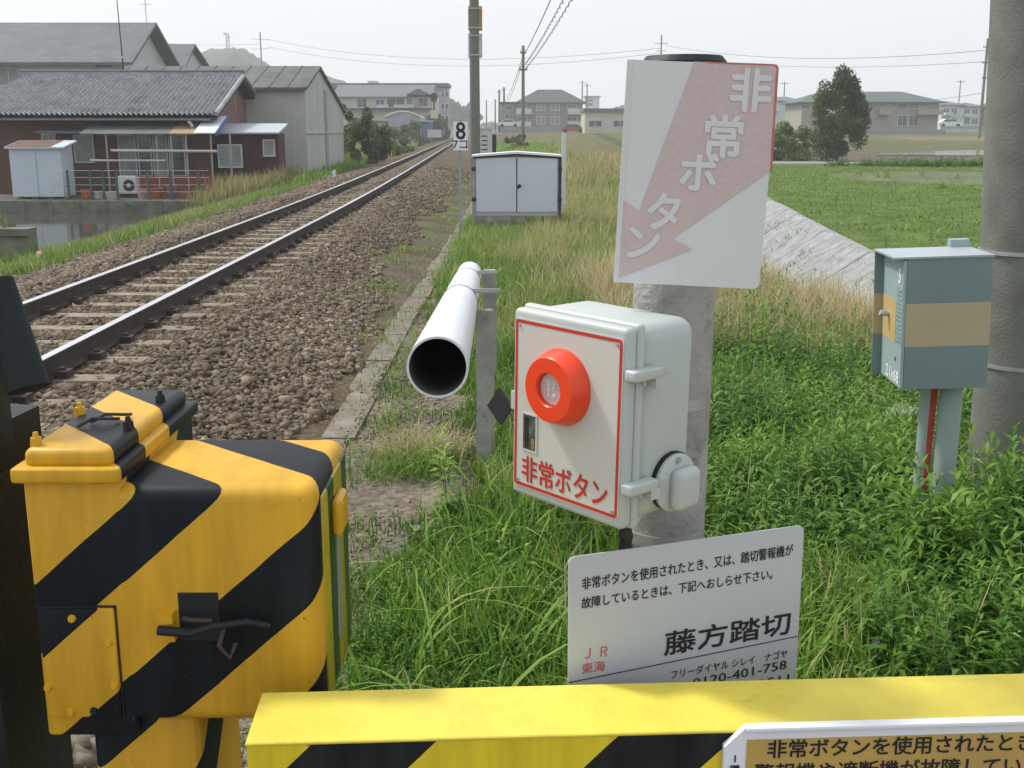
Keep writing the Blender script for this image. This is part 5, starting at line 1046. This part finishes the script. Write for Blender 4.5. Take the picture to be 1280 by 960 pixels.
# parked car far away
def small_car(px, py, Y, col, lab, L_=4.0):
    g = W(px, py, Y); e_ = empty('parked_car', (g.x, Y, g.z), 0, lab, 'car'); mt = pm('car_paint', col, .3, .02, 2)
    sec = [(-2, .3), (-2, .8), (-1.5, .95), (-.9, 1.4), (.7, 1.42), (1.3, .95), (1.95, .8), (2, .3)]; k = L_/4
    MB().prism([(x*k, -.75, z*k) for x, z in sec], (0, 1.5, 0)).build('body', mt, e_)
    MB().prism([(x*k, -.76, z*k) for x, z in [(-1.35, .97), (-.85, 1.33), (.62, 1.35), (1.12, .97)]], (0, .009, 0)).build('side_window', M['glass'], e_)
    for x in (-1.25, 1.25): MB().tube([(x*k, -.80, .32*k), (x*k, -.6, .32*k)], .32*k, 14).build('wheel', M['black'], e_)
small_car(1186, 159.5, 190, (.75, .76, .78), 'white car parked beyond the paddies'); small_car(716, 166, 172, (.30, .06, .08), 'dark red car parked left of the cream bungalow', 3.6); small_car(636, 159, 196, (.7, .72, .75), 'white car beside the grey block wall', 3.6)
# hill and far tree line
def hillmesh(name, pts, Y, depth, mat):
    V = []; F = []; n = len(pts); rows = 7
    for j in range(rows):
        t = j/(rows-1); s_ = math.sin(t*PI); 
        for px, py in pts:
            a = W(px, py, Y); V.append((a.x*(1+.0*t), Y+depth*(t-.5)*2, -1+(a.z+1)*s_+random.uniform(-1, 1)*(s_ > .1)*.4))
    for j in range(rows-1):
        for i in range(n-1): F.append((j*n+i, j*n+i+1, (j+1)*n+i+1, (j+1)*n+i))
    o = MB().add(V, F).build(name, mat); smooth_angle(o, 1.5); return tag(o, kind='structure')
M['hill'] = pm('wooded_hill', (.065, .085, .06), .95, .4, .14, 1, dirt=(.04, .06, .04), dscale=.33, damt=.45, bscale=.7)
hp = [(215, 110), (240, 84), (255, 70), (262, 65)]+[(264+4*i, 60+2*abs(math.sin(i*1.7))+max(0, (i-10))*2.6-min(i, 6)*.2) for i in range(19)]+[(345, 88), (370, 94), (385, 93), (405, 94), (418, 97), (430, 102), (445, 110), (470, 132), (500, 160)]
hillmesh('hill', hp, 460, 70, M['hill'])
# trees and bushes -------------------------------------------------------------
def crown(name, C, R, n, leaf, mat, parent, nc=26, seed=0, squash=1.0, shape=None, tb=.45):
    rg = np.random.default_rng(seed); cc = []; rr = []
    while len(cc) < nc:
        p = rg.uniform(-1, 1, 3)
        if p@p > 1: continue
        p = p/np.linalg.norm(p)*np.linalg.norm(p)**.45
        if shape is not None: p = shape(p)
        cc.append(p*.78); rr.append(rg.uniform(.13, .30))
    cc = np.array(cc); rr = np.array(rr); k = rg.integers(0, nc, n); d = rg.normal(size=(n, 3)); d /= np.linalg.norm(d, axis=1)[:, None]
    p = cc[k]+d*(rr[k]*rg.uniform(.55, 1.12, n))[:, None]; Pw = np.array(C)+p*np.array(R)
    az = rg.uniform(0, 2*PI, n); a = np.stack([np.cos(az), np.sin(az), rg.normal(0, .5, n)], 1); nn = d+rg.normal(0, .6, (n, 3)); nn /= np.linalg.norm(nn, axis=1)[:, None]
    t1 = np.cross(nn, a); t1 /= np.linalg.norm(t1, axis=1)[:, None]; t2 = np.cross(nn, t1); s = (leaf*rg.uniform(.6, 1.3, n))[:, None]
    V = np.stack([Pw-t1*s, Pw-t2*s*.55, Pw+t1*s, Pw+t2*s*.55], 1).reshape(-1, 3)
    tint = np.clip(tb+rg.normal(0, .13, n)+rg.normal(0, .12, nc)[k], 0, 1)
    return rawmesh(name, V, np.full(n, 4), np.arange(4*n), [mat], parent, attr=np.repeat(tint, 4))
def tree(name, base, hgt, R, n, leaf, mat, lab, cat='tree', nc=26, seed=1, trunk=.12, shape=None, low=.12, tb=.45, group=None):
    e_ = empty(name, base, 0, lab, cat, group); h_ = hgt
    tk = MB().tube([(0, 0, -.3), (.02*h_, 0, h_*.3), (-.01*h_, .01*h_, h_*.62), (0, 0, h_*.9)], [trunk, trunk*.8, trunk*.5, trunk*.15], 8).build('trunk', M['bark'], e_)
    rg = random.Random(seed)
    for i in range(6):
        z = h_*(.25+.1*i); a = rg.uniform(0, 2*PI); r = R[0]*rg.uniform(.5, .75); MB().tube([(0, 0, z), (r*.5*math.cos(a), r*.5*math.sin(a), z+h_*.05), (r*math.cos(a), r*math.sin(a), z+h_*.12)], [trunk*.4, trunk*.25, trunk*.08], 6).build('limb', M['bark'], e_)
    zc = h_*low+(h_-h_*low)/2; crown('crown', (0, 0, zc), (R[0], R[1], (h_-h_*low)/2), n, leaf, mat, e_, nc, seed, shape=shape, tb=tb); return e_
cy = 74.; b0 = W(1046, 192, cy)
tree('round_evergreen', (b0.x, cy, -.55), W(1046, 88, cy).z+.75, (2.0, 1.9), 21000, .10, M['crown_dark'], 'tall dark egg shaped evergreen tree standing alone in the field', nc=52, seed=12, shape=lambda p: p*np.array([1.05-.45*max(p[2], 0), 1.05-.45*max(p[2], 0), 1.08]), low=-.02, tb=.5)
bn = [(984, 192, 76, 2.5, 1.7, 'pale shrubby bush growing left of the evergreen tree', 5200), (1003, 190, 78, 2.1, 1.8, 'low tangled green bush directly beside the evergreen tree', 2600), (964, 192, 75, 2.2, 1.5, 'green bush half hidden by the right edge of the faded sign', 2200)]
for i, (px, py, Y, hh_, r, lab, n_) in enumerate(bn):
    b_ = W(px, py, Y); tree('bush', (b_.x, Y, -.58), hh_*1.05, (r, r), n_, .10, M['crown_mid'], lab, 'bush', 18, 20+i, .05, low=-.35, tb=.62)
tree('bush', (P_(452, 60)+.3, 63, -.5), 3.1, (1.35, 1.6), 6000, .11, M['crown_mid'], 'large dark green bush growing against the right side of the grey shed', 'bush', 30, 31, .08, low=-.15, tb=.4)
tree('bush', (P_(440, 72), 70, -.5), 3.6, (1.4, 1.6), 5000, .12, M['crown_mid'], 'bright green tree top just behind the grey shed corner', 'bush', 24, 32, .08, low=.1, tb=.55)
for i, (px, Y, hh_, r, lab, tb) in enumerate(((476, 95, 2.6, 1.7, 'green bush left of the track below the arched barn', .4), (500, 88, 1.3, 1.5, 'rounded bright green mound of shrub on the left bank', .6), (495, 80, .9, .8, 'small dark green shrub on the left bank near the rails', .3), (520, 130, 3.0, 1.9, 'shaggy bush in front of the arched barn', .45), (503, 120, 2.6, 1.6, 'reddish green bush left of the shaggy one', .5), (458, 110, 2.8, 2.0, 'bush in front of the low blue grey shed', .42), (545, 160, 4.6, 1.6, 'slender tree by the far end of the apartments', .35), (556, 175, 3.6, 1.4, 'small tree close to the far signal', .3))):
    tree('bush', (P_(px, Y), Y, -.45 if Y < 125 else .0), hh_, (r, r), 2200, .14, M['crown_mid'], lab, 'bush', 16, 40+i, .06, low=-.3, tb=tb)
for i, (px, Y, top, r, lab) in enumerate(((577, 420, 121, 9, 'large rounded distant tree beside the line'), (590, 440, 130, 7, 'lower distant tree touching the reflector pole'), (566, 500, 128, 6, 'distant tree just right of the lilac building'))):
    hgt = Zp(top, Y); tree('distant_tree', (P_(px, Y), Y, 0), hgt, (r*.75, r*.7), 2600, .7, M['crown_far'], lab, 'tree', 18, 60+i, .3, low=.1, tb=.4)
for i, (px, Y, hh_, r, lab) in enumerate(((641, 95, 1.7, 1.1, 'bright green bush at the foot of the wooden pole'), (652, 98, 1.6, .6, 'darker bush right beside the wooden pole foot'))):
    tree('bush', (P_(px, Y), Y, -.45), hh_, (r, r), 1800, .11, M['crown_mid'], lab, 'bush', 12, 70+i, .05, low=-.3, tb=.62-.3*i)
# far-off wood along the horizon as one mass
rg = np.random.default_rng(3); n_ = 26000; X = rg.uniform(-520, 620, n_); Yb = 560+rg.uniform(0, 40, n_); hmax = 5+3*np.sin(X*.031)+3*np.sin(X*.11+1)+2*np.sin(X*.37); hmax = np.where((X > -60)&(X < 40), hmax*.8, hmax); Z = rg.uniform(0, 1, n_)**.8*np.maximum(hmax, 2)
d = rg.normal(size=(n_, 3)); d /= np.linalg.norm(d, axis=1)[:, None]; t1 = np.cross(d, [0, 0, 1.]); t1 /= np.linalg.norm(t1, axis=1)[:, None]; t2 = np.cross(d, t1); s = rg.uniform(1, 2.4, (n_, 1)); Pw = np.stack([X, Yb, Z], 1)
tag(rawmesh('distant_wood', np.stack([Pw-t1*s, Pw-t2*s*.7, Pw+t1*s, Pw+t2*s*.7], 1).reshape(-1, 3), np.full(n_, 4), np.arange(4*n_), [M['crown_far']], attr=np.repeat(rg.uniform(.2, .6, n_), 4)), kind='stuff')
# ------------------------------------------------------------------ line-side things in the middle distance
cabY = 21.96; cx0, cx1 = W(592, 230, cabY).x, W(700, 230, cabY).x; zt, zb_ = W(640, 196, cabY).z, W(640, 266, cabY).z
cb_ = empty('white_cabinet', ((cx0+cx1)/2, cabY, -.45), 0, 'white two door steel equipment cabinet with shallow pitched lid beside the track', 'cabinet'); ox, oy, oz = (cx0+cx1)/2, cabY, -.45
hw = (cx1-cx0)/2; H0, H1 = zb_-oz, zt-oz
MB().bb(-hw+.03, hw-.03, .03, .62, H0, H1).build('body', M['whitecab'], cb_)
MB().bb(-hw+.05, -.012, .0, .028, H0+.02, H1-.02).build('door', M['whitecab'], cb_); MB().bb(.012, hw-.05, .0, .028, H0+.02, H1-.02).build('door', M['whitecab'], cb_)
MB().bb(-.010, .010, .006, .03, H0+.02, H1-.02).build('door_gap', M['rust'], cb_)
MB().prism([(-hw-.03, -.05, H1), (-hw-.03, -.05, H1+.035), (0, -.05, H1+.10), (hw+.03, -.05, H1+.035), (hw+.03, -.05, H1), (0, -.05, H1+.06)], (0, .75, 0)).build('lid', M['whitetin'], cb_)
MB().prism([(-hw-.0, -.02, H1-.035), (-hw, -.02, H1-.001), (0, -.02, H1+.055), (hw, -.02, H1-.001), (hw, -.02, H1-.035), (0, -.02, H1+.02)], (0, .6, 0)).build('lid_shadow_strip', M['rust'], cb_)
for sx in (-1, 1): MB().bb(sx*hw-.028, sx*hw+.028, -.01, .05, .02, H1).build('corner_post', M['rust'] if sx > 0 else M['concrete'], cb_)
MB().bb(-hw+.03, hw*.2, .02, .6, 0, H0-.06).build('plinth', M['concrete'], cb_); MB().bb(-hw+.03, hw-.04, .01, .6, H0-.06, H0).build('base_rail', M['steel'], cb_)
MB().tube([(.05, -.04, (H0+H1)/2-.02), (.05, .0, (H0+H1)/2-.02)], .035, 12).tube([(.05, -.035, (H0+H1)/2), (.02, -.035, (H0+H1)/2-.07)], .012, 8).build('handle', M['black'], cb_)
for z in (.22, .8):
    for sx in (-1, 1): MB().bb(sx*hw-.04, sx*hw+.04, -.02, .0, H0+z, H0+z+.07).build('hinge', M['rust'], cb_)
wp = W(704, 250, 24); w_ = empty('white_marker_post', (wp.x, 24, -.5), 0, 'slim white concrete post right behind the cabinet', 'post'); MB().bb(-.045, .045, -.045, .045, 0, W(704, 166, 24).z+.5).build('shaft', M['sign_white'], w_); MB().bb(-.065, .065, -.055, .055, .4, .46).build('band', M['frame'], w_)
# distance post with number plate
kp = W(576, 283, 21.0); k_ = empty('distance_post', (kp.x, 21.0, -.45), 0, 'thin post with white plate reading 8 left of the cabinet', 'sign post')
zt_, zb2 = W(575, 152, 21).z+.45, W(575, 188, 21).z+.45; xl_, xr_ = W(567, 170, 21).x-kp.x, W(585, 170, 21).x-kp.x
MB().bb(-.028, .028, -.03, .03, 0, zb2+.1).build('post', M['cond'], k_)
MB().bb(xl_, xr_, -.055, -.035, zb2, zt_).build('plate', M['whitetin'], k_)
text('number', '8', .44, M['blackprint'], k_, ((xl_+xr_)/2, -.058, (zt_*.64+zb2*.36)+.005), align='CENTER', valign='CENTER', sx=.88, bold=.006)
text('lettering', '7コ', .20, M['blackprint'], k_, ((xl_+xr_)/2, -.058, zb2+.10), align='CENTER', valign='CENTER', bold=.002)
st_ = G(590, 282, -.43); tag(MB().box((st_.x+.1, 20.6, -.44), (.55, .5, .1)).build('foundation_slab', M['kerb']), kind='structure')
# pole with reflector boards
Yp = 34.; x = W(594, 190, Yp).x; rp = empty('reflector_pole', (x, Yp, -.6), 0, 'tall concrete pole carrying an orange and a white board behind the cabinet', 'pole')
o = MB().tube([(0, 0, 0), (0, 0, 5), (0, 0, 11)], [.16, .14, .11], 16).build('shaft', M['concrete_pole'], rp); smooth_angle(o)
for (y0, y1, nm, mt) in ((8, 38, 'orange_board', pm('weathered_orange', (.42, .20, .04), .6, .25, 6)), (42, 72, 'white_board', M['frame'])):
    a = W(585.5, y1, Yp); b_ = W(602.5, y0, Yp); z0, z1 = a.z+.6, b_.z+.6
    MB().bb(a.x-x, -.13, -.06, -.04, z0, z1).bb(.13, b_.x-x, -.06, -.04, z0, z1).build(nm, mt, rp)['kind'] = 'stuff'
    MB().bb(a.x-x, b_.x-x, .14, .16, z0, z1).build(nm+'_back', M['concrete'], rp)
    for zz in (z0+.05, z1-.08): MB().bb(a.x-x, b_.x-x, -.165, -.15, zz, zz+.03).build('strap', M['steel'], rp)
# small grey cabinet and stump behind
c2 = W(606, 185, 42); e2 = empty('grey_cabinet', (c2.x, 42, -.5), 0, 'pale grey slim cabinet just right of the reflector pole', 'cabinet'); zt2 = W(606, 162, 42).z+.5
MB().bb(-.26, .26, 0, .5, 0, zt2).build('case', M['frame'], e2); MB().bb(-.29, .29, -.03, .53, zt2, zt2+.05).build('lid', M['tin'], e2)
for i in range(4): MB().bb(-.12, .1, -.012, -.001, zt2-.25-.16*i, zt2-.21-.16*i).build('vent', M['rust'], e2)
c3 = W(617, 185, 43); tag(MB().bb(c3.x-.10, c3.x+.10, 43, 43.2, -.5, W(617, 168, 43).z).build('rusty_post', M['rust']), 'short dark rusty post beside the slim grey cabinet', 'post')
# left side: concrete block, reflector, white peg
q = W(20, 345, 19); e3 = empty('concrete_culvert', (q.x, 19.4, -1.1), 0, 'weathered concrete culvert block overgrown with grass at the left edge', 'culvert')
xr = W(38, 320, 19).x-q.x; zt3 = W(20, 286, 19).z+1.1; MB().bb(xr-2.4, xr, -.4, -.05, 0, zt3).build('block', M['concrete_dark'], e3); MB().bb(xr-2.45, xr+.04, -.45, -.401, zt3-.12, zt3).build('coping', M['concrete_dark'], e3)
P = np.stack([RNG.uniform(-10.6, -7.8, 2600), RNG.uniform(17.6, 21.2, 2600), np.zeros(2600)], 1); P[:, 2] = np.where((P[:, 0] < q.x+xr)&(P[:, 1] > 19)&(P[:, 1] < 19.3), zt3-1.1, T(P[:, 0], P[:, 1])); P = P[(P[:, 1] < 18.95)|((P[:, 0] < q.x+xr-.35)&(P[:, 1] < 19.3))]
P = P[~((P[:, 2] > -.5)&(RNG.uniform(0, 1, len(P)) < .5))]
blades('culvert_grass', P, RNG.uniform(.15, .5, len(P)), RNG.uniform(.008, .016, len(P)), [M['grass']], RNG.uniform(.1, .75, len(P)), .6, seg=3)
rr_ = W(52, 330, 18.6); rf = empty('track_reflector', (rr_.x, 18.6, -.75), 0, 'small red and white marker standing in the grass by the canal', 'marker')
zz = W(52, 320, 18.6).z+.75; MB().tube([(.05, 0, 0), (.02, 0, zz)], .02, 8).build('stem', M['red'], rf); o = MB().tube([(-.03, 0, zz), (.04, -.03, zz-.02)], .10, 16).build('red_disc', M['red'], rf); o2 = MB().tube([(.04, -.10, zz-.02), (.055, -.12, zz-.01)], .085, 16).build('white_disc', M['whitetin'], rf)
wg = W(418, 222, 44); tag(MB().bb(wg.x-.05, wg.x+.05, 43.95, 44.05, -.6, wg.z+.28).build('white_peg', M['whitetin']), 'tiny white peg standing on the left bank grass', 'peg')
# ------------------------------------------------------------------ poles and wires
def upole(name, px, ptop, pbot, Y, r, lab, arms=(), mat='concrete_pole', base=-.5, group=None):
    a = W(px, ptop, Y); x = a.x; e_ = empty(name, (x, Y, base), 0, lab, 'utility pole', group); H_ = a.z-base
    MB().tube([(0, 0, 0), (0, 0, H_)], [r*1.15, r*.8], 10).build('shaft', M[mat], e_)
    for (dy, half, tilt) in arms:
        z = H_-dy; MB().box((0, -.1, z), (half*2, .10, .10), ry=tilt).build('crossarm', M['rust'], e_)
        for s_ in (-1, 1): MB().tube([(s_*half*.9, -.1, z+.05-s_*math.sin(tilt)*half), (s_*half*.9, -.1, z+.22-s_*math.sin(tilt)*half)], .06, 8).build('insulator', M['frame'], e_)
    return e_
upole('utility_pole', 654, 57, 185, 100, .16, 'slim utility pole beyond the cabinet with wires running up and right', [(.6, .25, 0), (2.0, .35, 0)], base=-.5)
upole('utility_pole', 325, 40, 90, 330, .24, 'utility pole with two crossarms standing by the hill', [(2.0, 2.6, .05), (4.6, 2.6, -.05)], base=0)
upole('utility_pole', 827, 44, 90, 230, .18, 'utility pole rising behind the top of the faded sign', [(1.6, 1.3, 0), (3.0, .9, 0)], base=.5)
upole('utility_pole', 1235, 48, 175, 140, .17, 'slim utility pole close to the left side of the thick concrete pole', [(1.0, .5, 0), (2.8, .5, 0), (4.6, .3, 0)], base=.2)
upole('utility_pole', 1201, 100, 165, 260, .14, 'distant pole with a short crossarm above the parked white car', [(.4, .9, 0)], base=.6)
upole('utility_pole', 981, 102, 165, 250, .14, 'distant pole just right of the faded sign', [(.4, .8, 0)], base=.6)
for i, (px, top, Y, lab) in enumerate(((728, 101, 330, 'left one of the pair of poles above the hipped apartments'), (734, 104, 335, 'right one of the pair of poles above the hipped apartments'), (624, 112, 230, 'leftmost of the poles at the end of the line'), (630, 109, 220, 'second of the poles at the end of the line'), (619, 124, 300, 'shorter distant pole by the railway'), (608, 125, 340, 'faint distant pole behind the reflector pole'))):
    upole('utility_pole', px, top, 165, Y, .2, lab, [(.6, 1.0, 0)] if i < 2 else [(.5, .35, 0)], base=.3, mat='rust')
# signal beside the line
q = W(546, 168, 150); sgn = empty('railway_signal', (q.x-.3, 150, -.3), 0, 'railway signal with dark round head left of the far track', 'signal'); zt_ = W(546, 122, 150).z+.3
MB().tube([(0, 0, 0), (0, 0, zt_)], .10, 8).build('mast', M['rust'], sgn); MB().bb(-.35, .35, -.15, .15, zt_-.5, zt_+.5).build('signal_head', M['black'], sgn); MB().tube([(0, -.2, zt_+.1), (0, -.18, zt_+.1)], .5, 16).build('backing_disc', M['black'], sgn)
MB().bb(-.5, .5, -.2, -.05, zt_-2.6, zt_-1.6).build('sign_board', M['creamwall'], sgn); MB().bb(-.9, .9, -.2, .2, .6, 1.6).build('equipment_box', M['frame'], sgn)
for i in range(5): MB().box((-.25, 0, 1.6+.5*i), (.5, .04, .04)).build('rung', M['rust'], sgn)
def wire(pts, r, lab, name='power_line', sag=0, n=24):
    P = []
    for i in range(len(pts)-1):
        a, b_ = Vector(pts[i]), Vector(pts[i+1])
        for k in range(n+(i == len(pts)-2)): t = k/n; p = a.lerp(b_, t); p.z -= sag*4*t*(1-t); P.append(p)
    return tag(MB().tube(P, r, 5).build(name, M['wirem']), lab, 'wire')
M['wirem'] = pm('weathered_wire', (.10, .11, .11), .6, .1, 1)
A_ = lambda x, y, Y: tuple(W(x, y, Y))
wire([A_(333, 49, 330), A_(827, 60, 230)], .045, 'upper wire spanning from the hill pole to the pole behind the sign', sag=3.6)
wire([A_(333, 58, 330), A_(827, 66, 230)], .045, 'lower wire spanning from the hill pole to the pole behind the sign', sag=3.8)
wire([A_(833, 57, 230), A_(1231, 63, 140)], .035, 'upper wire sagging from the pole behind the sign to the right', sag=1.6)
wire([A_(833, 68, 230), A_(1231, 77, 140)], .03, 'lower wire sagging from the pole behind the sign to the right', sag=1.4)
wire([A_(1231, 116, 140), A_(1100, 130, 300)], .03, 'low distant wire left of the slim right hand pole', sag=.3)
wire([A_(325, 55, 330), A_(150, 48, 380)], .045, 'wire leaving the hill pole to the left', sag=1.0)
pz = [A_(656, 67, 100), (3.2, 14, 9.6)]
wire(pz, .030, 'topmost of the three wires rising to the right from the slim pole', sag=.5)
def twisted(p0, p1, sag, lab, amp=.05):
    P = []; a, b_ = Vector(p0), Vector(p1)
    for k in range(260): t = k/259; p = a.lerp(b_, t); p.z -= sag*4*t*(1-t)+amp*math.sin(k*1.1); p.x += amp*math.cos(k*1.1); P.append(p)
    return tag(MB().tube(P, .026, 5).build('twisted_cable', M['wirem']), lab, 'cable')
twisted(A_(657, 80, 100), (3.6, 14, 8.9), .55, 'wavy middle cable rising to the right from the slim pole')
twisted(A_(657, 86, 100), (3.85, 14, 8.6), .6, 'lower wavy cable rising to the right from the slim pole', .04)
for i, (dx, lab) in enumerate(((-2, 'left'), (1, 'right'))): wire([A_(653, 72+6*i, 100), A_(631+dx, 128, 220)], .03, lab+' wire dropping from the slim pole towards the distant poles', sag=.8)
# radio tower on the hill
tw = W(285, 60, 458); te = empty('radio_tower', (tw.x, 458, tw.z-2), 0, 'lattice radio tower with antenna drums on the hill', 'tower')
zt_ = W(285, 41, 458).z-tw.z+2
for sx in (-1, 1):
    for sy in (-1, 1): MB().tube([(sx*.6, sy*.6, 0), (sx*.38, sy*.38, zt_)], .13, 5).build('leg', M['steel'], te)
for i in range(6): MB().box((0, 0, 1.5+i*1.1), (1.5-.07*i, 1.5-.07*i, .18)).build('platform', M['steel'], te)
for s_ in (-1, 1): MB().tube([(s_*.8, -.7, zt_-1-s_*.5), (s_*.8, -1.1, zt_-1-s_*.5)], .5, 12).build('antenna_drum', M['frame'], te)
# ------------------------------------------------------------------ haze
hm, n, b = nodes('haze_air'); n.nodes.remove(b); pv = add(n, 'ShaderNodeVolumePrincipled'); pv.inputs['Color'].default_value = (.95, .98, 1, 1); pv.inputs['Density'].default_value = .0009; pv.inputs['Anisotropy'].default_value = .3
n.links.new(pv.outputs[0], n.nodes['Material Output'].inputs['Volume'])
hb = MB().bb(-780, 780, -30, 960, -3.2, 46).build('haze', hm); tag(hb, kind='stuff')
